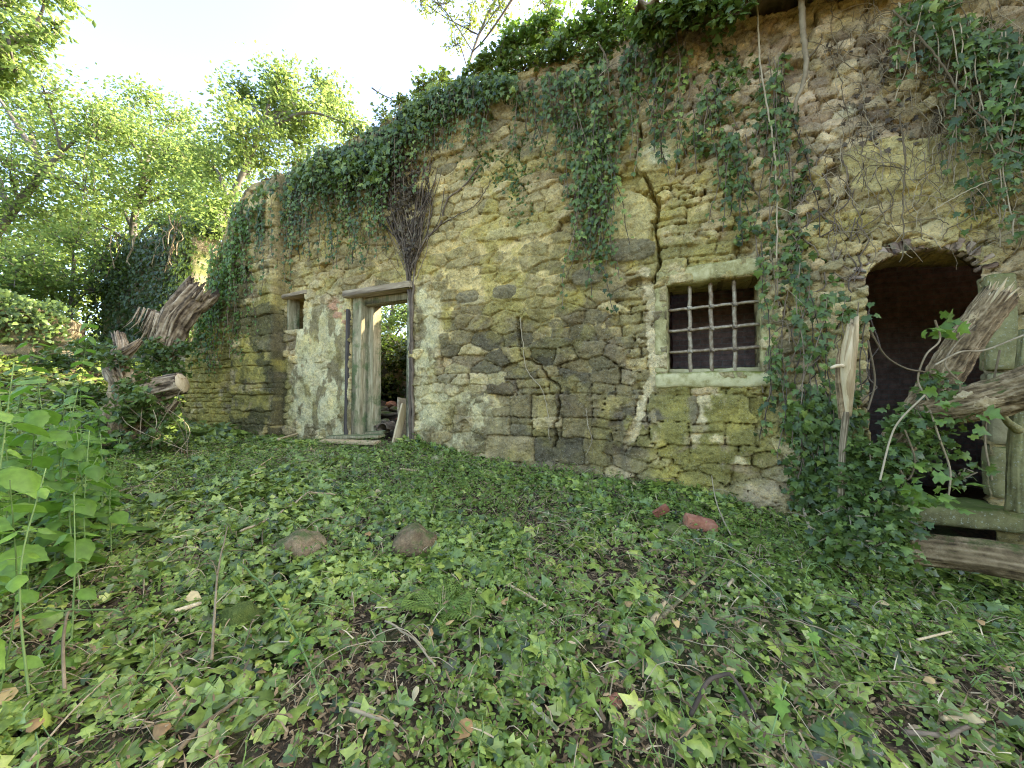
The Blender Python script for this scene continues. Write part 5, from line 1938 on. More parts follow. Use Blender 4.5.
# tall tree at the far left with one leaning limb
d0 = 11
b = gnd(PD(-30, 330, d0))
tree('broadleaf_tree', 'tree with a slanting grey limb and yellow green leaves at the far left', b, [PD(-28, 270, d0), PD(0, 228, d0), PD(30, 190, d0), PD(62, 152, d0)], .18,
     cl([(20, 110, 1.1), (60, 150, 1.1), (10, 170, 1.1), (85, 190, 1.0), (35, 215, 1.1), (-30, 130, 1.2), (-40, 200, 1.3), (60, 245, .9), (10, 260, 1.0), (95, 140, .9), (45, 95, .7), (-20, 80, 1.0)], d0, 1.4),
     13500, (.08, .15), 'tree', rg=rg, twigs=16)
d0 = 12.5
b = gnd(PD(130, 300, d0))
tree('broadleaf_tree', 'rounded sunlit tree rising behind the ivy covered wall stump', b, [PD(132, 240, d0), PD(140, 190, d0), PD(150, 150, d0)], .16,
     cl([(130, 130, 1.1), (165, 150, 1.1), (105, 165, 1.1), (150, 190, 1.1), (190, 170, 1.0), (115, 210, 1.0), (185, 215, 1.0), (150, 105, .8), (95, 120, .7), (205, 190, .9), (80, 225, .9), (175, 120, .7)], d0, 1.4),
     15500, (.08, .15), 'tree', rg=rg, twigs=16)
d0 = 9.5
b = gnd(PD(205, 300, d0))
tree('broadleaf_tree', 'tree behind the left end of the house, its twigs against the sky', b, [PD(215, 240, d0), PD(240, 180, d0), PD(262, 130, d0)], .14,
     cl([(215, 170, .8), (240, 130, .75), (275, 105, .8), (300, 120, .7), (255, 165, .8), (225, 215, .8), (330, 110, .6), (200, 205, .7), (280, 85, .5), (240, 95, .45), (320, 85, .4), (350, 125, .5), (195, 240, .6), (300, 145, .6)], d0, 1.2),
     17000, (.07, .12), 'tree', rg=rg, twigs=16)
# overhanging boughs at the top left
d0 = 7
b = gnd(PD(-190, 330, d0+1.5))
tree('broadleaf_tree', 'leafy bough hanging into the top left corner from a tree out of the picture', b, [PD(-170, 200, d0+1), PD(-120, 90, d0), PD(-60, 40, d0), PD(20, 45, d0)], .09,
     cl([(10, 5, .45), (55, 30, .2), (-5, 55, .4), (-20, 30, .5), (25, 40, .35), (45, 42, .25), (15, 68, .3), (-25, 75, .4), (-60, 20, .6), (-90, 70, .6), (45, -15, .4), (-10, -30, .5)], d0, .4),
     6000, (.07, .13), 'tree', rg=rg, twigs=12)
# thin birch-like boughs over the roof
d0 = 9.5
b = gnd(PD(430, 330, d0))
tree('broadleaf_tree', 'sparse pale boughs hanging in the white sky above the middle of the wall head', b, [PD(440, 200, d0), PD(470, 60, d0), PD(505, -20, d0), PD(530, -80, d0)], .03,
     cl([(440, 5, .40), (470, 25, .40), (500, 5, .45), (455, 45, .25), (545, 5, .4), (420, 0, .3), (480, -20, .5), (520, -30, .6), (570, -15, .5)], d0, .5),
     2600, (.06, .10), 'tree_far', rg=rg, twigs=9, spread=.2)
# low bushes on the bank
d0 = 9
for k, (px, py, lab) in enumerate(((10, 285, 'pale green bush above the field wall at the far left'), (70, 265, 'round bush between the field wall and the ivy covered stump'),
                                   (-40, 300, 'leafy bush at the very left edge above the field wall'))):
    dd_ = (8.6, 9.5, 8.6)[k]
    b = gnd(PD(px, 330, dd_))
    tree('bush', lab, b, [PD(px+2, py+20, dd_), PD(px+4, py-6, dd_)], .05,
         cl([(px-28, py, .6), (px+5, py-22, .6), (px+30, py-5, .6), (px, py+18, .6), (px+25, py+25, .5), (px-22, py+28, .5)] if k < 2 else [(px-8, py-12, .5), (px+8, py-28, .5), (px-5, py+22, .5)], dd_, .4),
         3400 if k < 2 else 1900, (.07, .12), 'tree', rg=rg, twigs=14, cat='bush')
# tree behind the ruin, seen through the small door
c0 = P(390, 330, 7.5)
b = gnd(np.array([c0[0], 7.5, 0]))
tree('broadleaf_tree', 'sunlit tree behind the ruin, glimpsed through the top of the small doorway', b, [b+[0, 0, 1.8], b+[.2, .1, 3.6]], .12,
     [(c0+np.array([dx, dy, dz]), r_) for dx, dy, dz, r_ in ((0, 0, 0, .9), (-.9, .3, .2, .8), (.9, -.2, .1, .8), (0, .4, .9, .8), (-.8, .2, .9, .7), (.8, .5, .8, .7), (.2, -.4, -.7, .6), (-.9, 0, -.5, .6), (1.5, .3, .7, .7), (-1.7, .3, .6, .7))],
     5200, (.09, .15), 'tree', rg=rg, twigs=14)
# far wood that closes the view at the left
pos, nor, tip, rn = [], [], [], []
for k in range(70):
    a_ = rg.uniform(R(52), R(98))
    dist = rg.uniform(19, 27)
    c = np.array([-math.sin(a_)*dist, CAM[1]+math.cos(a_)*dist, 0])
    c[2] = float(ground_z(c[0], c[1], False))+rg.uniform(.5, 5.5)
    m = 330
    pos.append(c+rg.normal(size=(m, 3))*np.array([1.0, 1.0, .8]))
    nor.append(rg.normal(size=(m, 3))*.6+np.array([0, 0, .7]))
    tip.append(rg.normal(size=(m, 3))+np.array([0, 0, -.3]))
    rn.append(np.clip(rg.normal(.5, .1)+rg.normal(size=m)*.2, 0, 1))
pos = np.concatenate(pos)
o = leaves('far_wood', SMALL, pos, np.concatenate(nor), np.concatenate(tip), rg.uniform(.16, .28, len(pos)), np.concatenate(rn), M['tree_far'], None)
tag(o, 'far wood closing the view behind the trees on the left', 'wood', kind='stuff')
# ------------------------------------------------------------------ what grows and lies on the ground
rg = np.random.default_rng(66)


def gnormal(x, y, e=.03):
    zx = (ground_z(x+e, y)-ground_z(x-e, y))/(2*e)
    zy = (ground_z(x, y+e)-ground_z(x, y-e))/(2*e)
    return nrm(np.stack([-zx, -zy, np.ones_like(zx)], 1))


def in_view(x, y, margin=1.5):
    dx, dy = x-CAM[0], y-CAM[1]
    f = dx*fwd[0]+dy*fwd[1]
    s = dx*rgt[0]+dy*rgt[1]
    return (f > .15) & (np.abs(s) < f*1.28+margin)


# how bare the ground is: a worn track runs from the wall foot towards the viewer's right
trk = [tuple(G(a, b)[:2]) for a, b in ((540, 500), (548, 560), (575, 610), (610, 660), (640, 730))]
trk2 = [tuple(G(a, b)[:2]) for a, b in ((620, 560), (690, 600), (660, 690), (760, 740), (900, 745), (1010, 720))]


def bare(x, y):
    d1 = polydist(x, y, trk)
    d2 = polydist(x, y, trk2)
    n_ = fbm(x*2.3, y*2.3, 700, 4)
    door_ = ((x > P(318, 446, -.3)[0]) & (x < P(392, 446, -.3)[0]) & (y > -.5)).astype(float)
    v = np.maximum(1-sstep(.12, .55, d1+.5*(n_-.5)), .9*(1-sstep(.15, .6, d2+.7*(n_-.5))))
    v = np.maximum(v, .65*sstep(.50, .66, fbm(x*.9+31, y*.9, 705, 3)))
    return np.maximum(v, door_)


def scatter(n, x0=-9.5, x1=6.0, y0=-4.6, y1=-.02):
    n = int(n*1.36)
    x = rg.uniform(x0, x1, n)
    y = rg.uniform(y0, y1, n)
    k = in_view(x, y)
    return x[k], y[k]


# ivy leaves
x, y = scatter(250000)
cl_ = fbm(x*1.6, y*1.6, 710, 4)
cl2 = fbm(x*5, y*5, 715, 3)
bz = bare(x, y)
dens = .56*np.clip(.24+3.0*(cl_-.39)+1.8*(cl2-.5), .30, 1)*(1-.80*bz)
k = rg.random(len(x)) < dens
x, y, cl_, cl2, bz = x[k], y[k], cl_[k], cl2[k], bz[k]
near = np.hypot(x-CAM[0], y-CAM[1])
m = len(x)
h = (.02+.19*np.clip(cl_*1.4-.35, 0, 1)*np.clip(cl2*1.6-.2, .1, 1)*(1-bz))*rg.random(m)**.6
z = ground_z(x, y)+h+.008
nor = gnormal(x, y)*1.0+rg.normal(size=(m, 3))*.6+np.array([0, -.2, .2])
ta = rg.uniform(0, 2*math.pi, m)
tip = np.stack([np.cos(ta), np.sin(ta)-.35, -.25+.2*rg.normal(size=m)], 1)
size = (.032+.084*rg.beta(1.4, 2.4, m))*(.75+.6*fbm(x*1.2, y*1.2+5, 722, 3))
rn = np.clip(.42+.5*(fbm(x*2.2+3, y*2.2, 720, 3)-.5)+rg.normal(size=m)*.25, 0, 1)
q3 = rg.random(m) < .30
p_ = np.stack([x, y, z], 1)
V1, F1_, r1 = leaf_arrays(IVY, p_[~q3], nor[~q3], tip[~q3], size[~q3], rn[~q3], rg=rg)
V2, F2_, r2 = leaf_arrays(IVY3, p_[q3], nor[q3], tip[q3], size[q3]*rg.uniform(.5, 1.0, q3.sum()), np.clip(rn[q3]+.12, 0, 1), rg=rg)
o = mk('ivy_ground_cover', np.concatenate([V1, V2]), [F1_, F2_+len(V1)], M['ivy_ground'], None, fl={'rnd': np.r_[r1, r2]})
tag(o, 'ivy carpeting the ground in front of the house', 'ground cover', kind='stuff')
print('ground ivy', m)

# small soft herbs and seedlings
x, y = scatter(110000)
n_ = fbm(x*1.3+9, y*1.3, 730, 4)
k = rg.random(len(x)) < np.clip((n_-.42)*4, .16, .9)
x, y = x[k], y[k]
m = len(x)
z = ground_z(x, y)+rg.uniform(.01, .11, m)
nor = np.array([0, -.2, 1])+rg.normal(size=(m, 3))*.45
ta = rg.uniform(0, 2*math.pi, m)
tip = np.stack([np.cos(ta), np.sin(ta), -.1+.3*rg.normal(size=m)], 1)
o = leaves('herb_cover', OVATE, np.stack([x, y, z], 1), nor, tip, rg.uniform(.012, .034, m), rg.random(m), M['herb'], None, rg=rg)
tag(o, 'small light green herbs among the ivy on the ground', 'ground cover', kind='stuff')
# grass blades
x, y = scatter(42000)
n_ = fbm(x*1.9+4, y*1.9, 740, 4)
k = rg.random(len(x)) < np.clip((n_-.45)*4, .04, .7)
x, y = x[k], y[k]
m = len(x)
z = ground_z(x, y)
tip = np.stack([rg.normal(size=m), rg.normal(size=m), rg.uniform(.2, 1.2, m)], 1)
o = leaves('grass', BLADE, np.stack([x, y, z], 1), rg.normal(size=(m, 3)), tip, rg.uniform(.05, .16, m), rg.random(m), M['herb'], None, rg=rg)
tag(o, 'thin grass blades among the ivy', 'grass', kind='stuff')
# litter: leaf scraps and wood chips
x, y = scatter(150000)
k = rg.random(len(x)) < .42+.5*bare(x, y)
x, y = x[k], y[k]
m = len(x)
z = ground_z(x, y)+rg.uniform(.002, .09, m)*rg.random(m)
nor = np.array([0, 0, 1])+rg.normal(size=(m, 3))*.4
ta = rg.uniform(0, 2*math.pi, m)
tip = np.stack([np.cos(ta), np.sin(ta), .15*rg.normal(size=m)], 1)
o = leaves('leaf_litter', CHIP, np.stack([x, y, z], 1), nor, tip, rg.uniform(.010, .038, m)*np.where(rg.random(m) < .1, 1.4, 1), np.clip(rg.beta(2, 3, m), 0, 1), M['litter'], None, rg=rg)
tag(o, 'brown leaf scraps and wood chips on the soil', 'litter', kind='stuff')
# straw: short dry stalks
x, y = scatter(30000)
k = rg.random(len(x)) < .35+.5*bare(x, y)
x, y = x[k], y[k]
m = len(x)
z = ground_z(x, y)+rg.uniform(.005, .13, m)*rg.random(m)
ta = rg.uniform(0, 2*math.pi, m)
tip = np.stack([np.cos(ta), np.sin(ta), .2*rg.normal(size=m)], 1)
o = leaves('straw_litter', BLADE, np.stack([x, y, z], 1), np.array([0, -.2, 1])+rg.normal(size=(m, 3))*.3, tip, rg.uniform(.03, .11, m), np.clip(rg.normal(.62, .3, m), 0, 1), M['litter'], None, rg=rg)
tag(o, 'short dry stalks and straw lying among the ivy', 'litter', kind='stuff')
# undergrowth on the bank beyond the stump
x, y = rg.uniform(-17, -6.2, 26000), rg.uniform(-4.2, 4.0, 26000)
k = ((x < -8.9) | (y < -.35)) & (np.hypot(x, y+4.35) > 4.2)
x, y = x[k], y[k]
m = len(x)
z = ground_z(x, y)+.32*rg.random(m)*np.clip(fbm(x*1.2, y*1.2, 750, 3)*1.5-.2, .1, 1)
o = leaves('bank_undergrowth', IVY3, np.stack([x, y, z], 1), np.array([.2, -.3, 1])+rg.normal(size=(m, 3))*.5, rdir(m, rg)*np.array([1, 1, .3]), rg.uniform(.06, .13, m), np.clip(rg.normal(.35, .25, m), 0, 1), M['ivy_ground'], None, rg=rg)
tag(o, 'low ivy undergrowth on the bank at the left', 'ground cover', kind='stuff')
# thin runners and dry stems that thread through the carpet
mb = MB()
mg = MB()
x, y = scatter(9000)
k = rg.random(len(x)) < .75
for x0, y0 in zip(x[k][:2600], y[k][:4600]):
    a_ = rg.uniform(0, 2*math.pi)
    L = rg.choice([.12, .2, .35, .6], p=[.4, .3, .2, .1])
    n_ = 7
    px_, py_ = [x0], [y0]
    for j in range(n_-1):
        a_ += rg.normal()*.28
        px_.append(px_[-1]+math.cos(a_)*L/n_)
        py_.append(py_[-1]+math.sin(a_)*L/n_)
    px_, py_ = np.array(px_), np.array(py_)
    pz = ground_z(px_, py_)+.02+np.abs(np.sin(np.linspace(0, math.pi, n_)))*rg.uniform(.0, .09)+rg.uniform(0, .04)
    (mg if rg.random() < .35 else mb).tube(np.stack([px_, py_, pz], 1), rg.uniform(.0010, .0026), 4, cap=False)
o = mb.build('dry_stem_litter', M['stem_tan'])
tag(o, 'thin dry stems strewn over the ivy', 'litter', kind='stuff')
o = mg.build('ivy_runners', M['stem_green'])
tag(o, 'thin green runners threading the ivy carpet', 'ground cover', kind='stuff')


# ---------------- sticks and stems one can point to
def ground_path(pts, lift, n=30):
    q = np.array([G(a, b) for a, b in pts])
    q = smooth_path(q, n) if len(q) > 2 else resample(q, n)
    zz_ = ground_z(q[:, 0], q[:, 1])
    li = np.interp(np.linspace(0, 1, n), np.linspace(0, 1, len(lift)), lift) if np.ndim(lift) else np.full(n, lift)
    q[:, 2] = np.maximum(q[:, 2], zz_)*0+zz_+li
    return q


def stick(name, label, pts, r0, r1, lift=.05, mat='stem_tan', cat='stick', side=(), group=None, straight=False):
    q = ground_path(pts, lift)
    if straight:
        q = resample(np.array([q[0], q[-1]]), 30)
    mb = MB()
    mb.tube(q, np.linspace(r0, r1, 30), 8, rough=.18, seed=int(rg.integers(90)))
    for (k, dx, dy, dz) in side:
        e = q[k]+np.array([dx, dy, dz])
        mb.tube(smooth_path([q[k], (q[k]+e)/2+rg.normal(size=3)*.015, e], 10), np.linspace(r0*.6, r1*.4, 10), 6)
    return tag(mb.build(name, M[mat], None, True), label, cat, group)


stick('stick', 'long straight grey stick lying on the bare soil right of the fern', [(652, 630), (716, 576)], .011, .008, (.02, .05), 'timber', straight=True)
stick('split_wood', 'short thick pale split of wood beside the straight grey stick', [(652, 629), (665, 608)], .016, .010, .03, 'splinter', straight=True)
stick('stick', 'pale broken stick at the bottom edge, left of the middle', [(178, 770), (205, 742), (237, 716)], .009, .006, .06, 'stem_tan')
stick('stick', 'short tan stick pointing right at the bottom, left of the middle', [(350, 723), (398, 741)], .008, .006, .05, 'stem_tan', straight=True)
stick('stick', 'short grey stick at the bottom edge in the middle', [(532, 722), (558, 748)], .010, .008, .06, 'timber', straight=True)
stick('stick', 'thin pale stick to the right of the fern', [(510, 596), (552, 622)], .007, .006, .06, 'splinter', straight=True)
stick('stick', 'pale forked twig in the ivy in front of the left end of the house', [(236, 502), (252, 484), (272, 466)], .010, .006, .10, 'splinter', side=((14, .1, .05, .04), (8, .02, .12, .06)))
stick('stick', 'long pale stick lying level in the ivy left of the mossy mound', [(240, 545), (285, 520), (310, 502)], .009, .006, .09, 'stem_tan')
stick('stick', 'tan stick lying across the ivy behind the left brown mound', [(280, 500), (310, 500), (335, 503)], .012, .008, .07, 'splinter')
stick('stick', 'upright dead stem with side twigs left of the moss cushion', [(211, 690), (214, 640), (218, 590), (227, 545)], .006, .004, .12, 'stem_tan', side=((10, .06, .04, .08), (16, -.08, 0, .07), (22, .07, .02, .05)))
stick('stick', 'chunk of split wood by the yellow leaf left of the moss cushion', [(174, 625), (201, 615)], .013, .010, .06, 'splinter', straight=True)
stick('stick', 'brown crooked stick in the chips at the bottom right', [(905, 748), (945, 752), (985, 735)], .010, .006, .05, 'stem_brown')
stick('stick', 'short pale stick lying level in the chips at the right', [(942, 733), (984, 735)], .010, .008, .05, 'splinter', straight=True)
stick('stick', 'pale stick pointing up right among the ivy leaves on the right', [(918, 660), (952, 650)], .006, .005, .09, 'splinter', straight=True)
stick('stick', 'pale stick lying in the ivy by the doorstep', [(278, 448), (298, 441)], .018, .014, .12, 'splinter', straight=True)
stick('stick', 'tan stick lying before the doorstep', [(400, 474), (420, 476)], .014, .010, .05, 'splinter', straight=True)
stick('root_vine', 'thick crooked root rising from the soil to the ivy column', [(830, 572), (812, 548), (803, 528), (795, 510), (783, 500)], .012, .008, (.02, .14, .22, .30), 'stem_tan', 'root', side=((10, -.12, .02, .02), (16, -.10, 0, .09), (22, .1, 0, .05)))
stick('root_vine', 'thin bent shoot springing from the soil beside the terracotta brick', [(742, 556), (728, 538), (716, 518), (712, 502), (714, 545)][:4], .006, .004, (.02, .08, .16, .24), 'stem_tan', 'root', side=((20, .03, .02, -.16),))
stick('root_vine', 'pale root curving level through the ivy under the snapped sapling', [(728, 600), (738, 588), (760, 588), (800, 592)], .008, .005, .07, 'stem_tan', 'root')
stick('root_vine', 'dark arched stick over the ivy at the bottom right of the middle', [(690, 722), (712, 706), (735, 708), (758, 728)], .009, .006, (.02, .10, .12, .03), 'stem_brown', 'root')
stick('green_runner', 'long green shoot running from the ivy mound to the right edge', [(800, 540), (870, 552), (930, 580), (1020, 628)], .006, .004, (.12, .16, .12, .05), 'stem_green', 'shoot')
stick('green_runner', 'green shoot slanting down right past the moss cushion', [(238, 590), (268, 625), (300, 670), (322, 720)], .005, .004, (.16, .18, .12, .06), 'stem_green', 'shoot')
stick('green_runner', 'green shoot lying level at the left above the dead orange leaves', [(46, 643), (90, 646), (120, 648)], .004, .004, .16, 'stem_green', 'shoot')
stick('green_runner', 'pale arching shoot at the lower left', [(64, 715), (62, 690), (68, 665), (78, 648)], .006, .004, (.08, .2, .24, .16), 'stem_tan', 'shoot')
stick('green_runner', 'pale runner curving through the ivy below the fern', [(385, 640), (400, 650), (420, 668), (435, 690)], .005, .004, .09, 'stem_tan', 'shoot')
stick('green_runner', 'long pale runner slanting right from the ivy below the barred window', [(790, 640), (830, 655), (870, 680)], .004, .003, .10, 'stem_tan', 'shoot')

# many lesser sticks: real, each its own, alike
sx, sy = scatter(900)
cnt = 0
for x0, y0 in zip(sx, sy):
    if cnt >= 45 or np.hypot(x0-CAM[0], y0-CAM[1]) < 1.2:
        continue
    a_ = rg.uniform(0, math.pi)
    L = rg.uniform(.10, .34)
    q = np.array([[x0-math.cos(a_)*L/2, y0-math.sin(a_)*L/2], [x0+rg.normal()*.02, y0+rg.normal()*.02], [x0+math.cos(a_)*L/2, y0+math.sin(a_)*L/2]])
    z = ground_z(q[:, 0], q[:, 1])+.04+np.array([0, rg.uniform(0, .03), rg.uniform(0, .05)])
    mb = MB()
    r_ = rg.uniform(.0025, .006)
    mb.tube(smooth_path(np.c_[q, z], 12), [r_, r_*.6], 6, rough=.15)
    tag(mb.build('stick', M['stem_brown' if cnt % 3 == 0 else 'stem_tan'], None, True), 'small dry stick lying in the ivy on the ground', 'stick', 'small dry sticks strewn over the ground')
    cnt += 1

# ---------------- fallen leaves
proto = None
for k, (px, py, s_, lab) in enumerate(((188, 611, .075, 'tan fallen leaf by the split wood left of the moss cushion'), (14, 634, .10, 'curled orange brown leaf at the left edge'), (30, 640, .085, 'brown leaf just right of the curled orange one at the left edge'),
                                       (502, 621, .06, 'yellow fallen leaf upright below the fern'), (416, 708, .055, 'cream fallen leaf at the bottom under the runner'), (631, 622, .05, 'cream leaf on the bare soil near the split wood'),
                                       (674, 642, .055, 'tan leaf right of the long grey stick'), (727, 691, .045, 'small tan leaf above the dark arched stick'), (978, 638, .055, 'tan leaf lying on ivy near the right edge'),
                                       (1003, 688, .055, 'orange tan leaf in the chips at the right edge'), (367, 547, .05, 'yellow leaf between the two brown mounds'), (445, 642, .05, 'small yellow leaf at the foot of the fern'),
                                       (38, 752, .075, 'brown leaf at the bottom left'), (165, 758, .085, 'curled brown leaf beside the stick at the bottom edge'), (12, 722, .09, 'yellowing leaf at the left edge near the bottom'),
                                       (748, 577, .04, 'small orange leaf on the ivy near the pale root'), (430, 655, .05, 'cream leaf lying among the runners below the fern'), (935, 700, .05, 'tan leaf in the chips on the lower right'),
                                       (472, 745, .08, 'dark brown curled leaf at the bottom in the middle'), (696, 600, .045, 'tan leaf beside the straight grey stick end'))):
    p = G(px, py)
    q = np.array([[0, 0, 0.]])
    a_ = rg.uniform(0, 6.28)
    V_, F_, r_ = leaf_arrays(OVATE if k % 5 else IVY3, q, np.array([[rg.normal()*.3, -.45, 1]]), np.array([[math.cos(a_), math.sin(a_), .1]]), np.array([s_]), [rg.random() if k not in (1, 2, 12, 13, 18) else .0], rg=rg)
    o = mk('fallen_leaf', V_+p+np.array([0, 0, .085]), F_, M['fallen'], None, fl={'rnd': r_})
    tag(o, lab, 'leaf')
    proto = proto or o
lx, ly = scatter(700)
cnt = 0
for x0, y0 in zip(lx, ly):
    if cnt >= 70 or np.hypot(x0-CAM[0], y0-CAM[1]) < 1.3:
        continue
    o = proto.copy()
    col.objects.link(o)
    o.location = (x0, y0, float(ground_z(x0, y0))+rg.uniform(.02, .07))
    o.rotation_euler = (rg.normal()*.4, rg.normal()*.4, rg.uniform(0, 6.28))
    s_ = rg.uniform(.35, .75)
    o.scale = (s_, s_, s_)
    tag(o, 'small tan dead leaf lying on the ivy', 'leaf', 'small dead leaves strewn over the ground')
    cnt += 1

# ---------------- stones
def on_ground(px, py, dz=0):
    p = G(px, py)
    return p+np.array([0, 0, dz])


for (px, py, s_, mat, fac, lab, cat, seed) in (
        (414, 552, (.15, .13, .17), 'mound', 0, 'rounded brown mossy mound of stone in the ivy in front of the door', 'stone', 1),
        (300, 552, (.17, .13, .12), 'mound', 0, 'low brown stone half sunk in the ivy left of the rounded mound', 'stone', 2),
        (672, 533, (.10, .09, .065), 'mossy_stone', 3, 'grey mossy stone lying beside the terracotta brick', 'stone', 4),
        (598, 606, (.04, .03, .025), 'terracotta', 4, 'small reddish brick piece on the bare soil near the fern', 'brick', 6),
        (604, 634, (.035, .05, .05), 'rock', 4, 'dark brown stone on the bare soil below the brick piece', 'stone', 7),
        (552, 680, (.05, .04, .025), 'pale_stone', 4, 'flat pale stone on the soil in the lower middle', 'stone', 8),
        (690, 745, (.06, .05, .04), 'rock', 4, 'grey stone under the dark arched stick', 'stone', 9),
        (822, 762, (.05, .04, .035), 'rock', 3, 'brown stone at the bottom edge on the right', 'stone', 10),
        (612, 702, (.05, .04, .03), 'terracotta', 4, 'worn reddish stone sunk in the soil at the bottom middle', 'stone', 11),
        (436, 462, (.10, .08, .07), 'pale_stone', 4, 'yellow block at the wall foot just right of the small door', 'stone', 12)):
    o = rock('mossy_rock' if cat == 'stone' else 'brick_piece', on_ground(px, py, s_[2]*.12), s_, M[mat], seed, .22, rg.uniform(0, 90), fac)
    tag(o, lab, cat)
p = on_ground(700, 534, .075)
o = rough_block('brick', p, (.23, .11, .09), M['terracotta'], None, .006, rot=rotm(12, 14, 20), seed=61, r=.6)
tag(o, 'big orange terracotta brick on the ground under the barred window', 'brick')
p = on_ground(661, 524, .10)
o = rough_block('tile_shard', p, (.13, .03, .07), M['terracotta'], None, .006, rot=rotm(20, -35, 15), seed=62, r=.05)
tag(o, 'dark red tile shard standing beside the mossy stone', 'tile')
# moss cushion
mc = rock('moss_cushion', on_ground(240, 628, .03), (.10, .09, .09), M['moss'], 21, .25)
tag(mc, 'round bright green moss cushion in the ivy on the left', 'moss')


# ---------------- ferns
def frond(mb, base, d, L, rg, w=.24, droop=.45):
    d = nrm(np.asarray(d, float))
    side = nrm(np.cross(d, [0, 0, 1.0]))
    n_ = 17
    t = np.linspace(0, 1, n_)
    stem = base+d*(t*L)[:, None]+np.array([0, 0, -1])*(droop*L*t**2)[:, None]
    mb.tube(stem, np.linspace(.003, .001, n_), 4, cap=False)
    for i in range(2, n_):
        f = t[i]
        wl = w*L*(math.sin(math.pi*min(1, f*1.0+.12))**.8)*(1.05-f*.75)+.006
        tg = nrm(stem[min(i+1, n_-1)]-stem[i-1])
        for s_ in (-1, 1):
            dirp = nrm(side*s_+tg*.45)
            up_ = np.cross(dirp, tg)*s_
            up_ = np.array([0, 0, 1.0])
            for j in range(5):
                a_ = stem[i]+dirp*wl*j/5
                e = stem[i]+dirp*wl*(j+1)/5+np.array([0, 0, -.04*wl])
                hw_ = wl*.20*(1-j/6.5)
                m_ = (a_+e)/2
                V_ = np.array([a_, m_+tg*hw_*1.2+dirp*.1*wl, e, m_-tg*hw_*.9+dirp*.1*wl])
                mb.add(V_, np.array([[0, 1, 2], [0, 2, 3]]), .3+.5*rg.random())


def fern(label, px, py, L, nf, a0, a1, lift=.02):
    b_ = on_ground(px, py, lift)
    t = thing('fern', label, 'fern', b_)
    for k in range(nf):
        a_ = R(a0+(a1-a0)*k/max(1, nf-1)+rg.uniform(-8, 8))
        mb = MB()
        frond(mb, b_, [math.cos(a_), math.sin(a_), rg.uniform(.5, .9)], L*rg.uniform(.8, 1.1), rg)
        mb.build('frond', M['herb'], t)
    return t


fern('light green fern with spread fronds in the middle of the ivy', 440, 618, .36, 9, -40, 230)
fern('smaller fern with two fronds right of the first, below it', 492, 668, .22, 3, 60, 140)
fern('little fern at the left in the ivy under the weeds', 118, 575, .16, 4, 10, 170)


# ---------------- nettles and other broad-leaved weeds
def weed(label, base, H_, nn, ls, rg, lean=(0, 0), name='nettle', T=BIG, mat='weed', group=None, cat='plant', bare_to=.15, rmean=.5):
    if nn > 3:
        nn = int(nn*1.35)
    t = thing(name, label, cat, base, group)
    base = np.asarray(base, float)
    top = base+np.array([lean[0], lean[1], H_])
    q = smooth_path([base, (base+top)/2+np.array([-lean[0]*.2, -lean[1]*.2, .02])+rg.normal(size=3)*.06, top], 20)
    mb = MB()
    mb.tube(q, np.linspace(.0045, .002, 20), 6)
    pos, nor, tip, sz = [], [], [], []
    a_ = rg.uniform(0, 3)
    for k in range(nn):
        f = bare_to+(1-bare_to)*(k+.5)/nn
        p = np.array([np.interp(f, np.linspace(0, 1, 20), q[:, i]) for i in range(3)])
        a_ += math.pi/2+rg.normal()*.2
        for s_ in (0, math.pi):
            b_ = a_+s_+rg.normal()*.2
            d = np.array([math.cos(b_), math.sin(b_), .25])
            pl = ls*.35*(1.1-.5*f)
            e = p+d*pl
            mb.tube(np.array([p, e]), [.002, .0015], 4, cap=False)
            pos.append(e)
            tip.append([d[0], d[1], -.25-.3*rg.random()])
            nor.append([d[0]*.3, d[1]*.3-.15, 1])
            sz.append(ls*rg.uniform(.75, 1.1)*(1.15-.55*f))
    mb.build('stem', M['stem_green'], t, True)
    leaves('foliage', T, np.array(pos), np.array(nor)+rg.normal(size=(len(pos), 3))*.2, np.array(tip), np.array(sz), np.clip(rmean+rg.normal(size=len(pos))*.2, 0, 1), M[mat], t, rg=rg)
    return t


def wbase(px, depth):
    p = PD(px, 400, depth)
    return np.array([p[0], p[1], float(ground_z(p[0], p[1]))])


def weed_to(label, px, topy, depth, nn, ls, px2=None, **kw):
    b_ = wbase(px, depth)
    tp = PD(px if px2 is None else px2, topy, depth)
    return weed(label, b_, max(.15, tp[2]-b_[2]), nn, ls, rg, lean=tuple((tp-b_)[:2]), **kw)


weed_to('tall nettle with big bright leaves leaning in from the left edge', -22, 362, 1.75, 5, .21, 14, rmean=.75)
weed_to('nettle with broad bright leaves at the left edge, in front of the tall one', -50, 385, 1.5, 4, .20, -8, rmean=.85)
weed_to('nettle with dark leaves right of the tall bright one', 34, 375, 2.1, 6, .18, 40, rmean=.3)
weed_to('nettle with drooping leaves in front of the ivy stump', 66, 388, 2.4, 7, .13, 78, rmean=.45)
weed_to('slender upright weed with a pale green stalk left of the stump', 86, 318, 3.4, 9, .13, 90, rmean=.6)
weed_to('nettle standing below the field wall at the far left', 26, 338, 3.2, 9, .15, 34, rmean=.5)
weed_to('low broad leaved weed with one heart shaped leaf at the left', 40, 468, 1.55, 3, .10, 46, rmean=.85, T=OVATE, bare_to=.5)
weed_to('low weed with long leaves at the left edge under the nettles', 4, 480, 1.5, 5, .11, 10, rmean=.7, T=OVATE)
weed_to('low weed with long leaves right of the heart shaped one', 78, 492, 1.8, 4, .09, 74, rmean=.6, T=OVATE)
weed_to('low nettle in front of the stump foot', 108, 462, 2.9, 5, .10, 110)
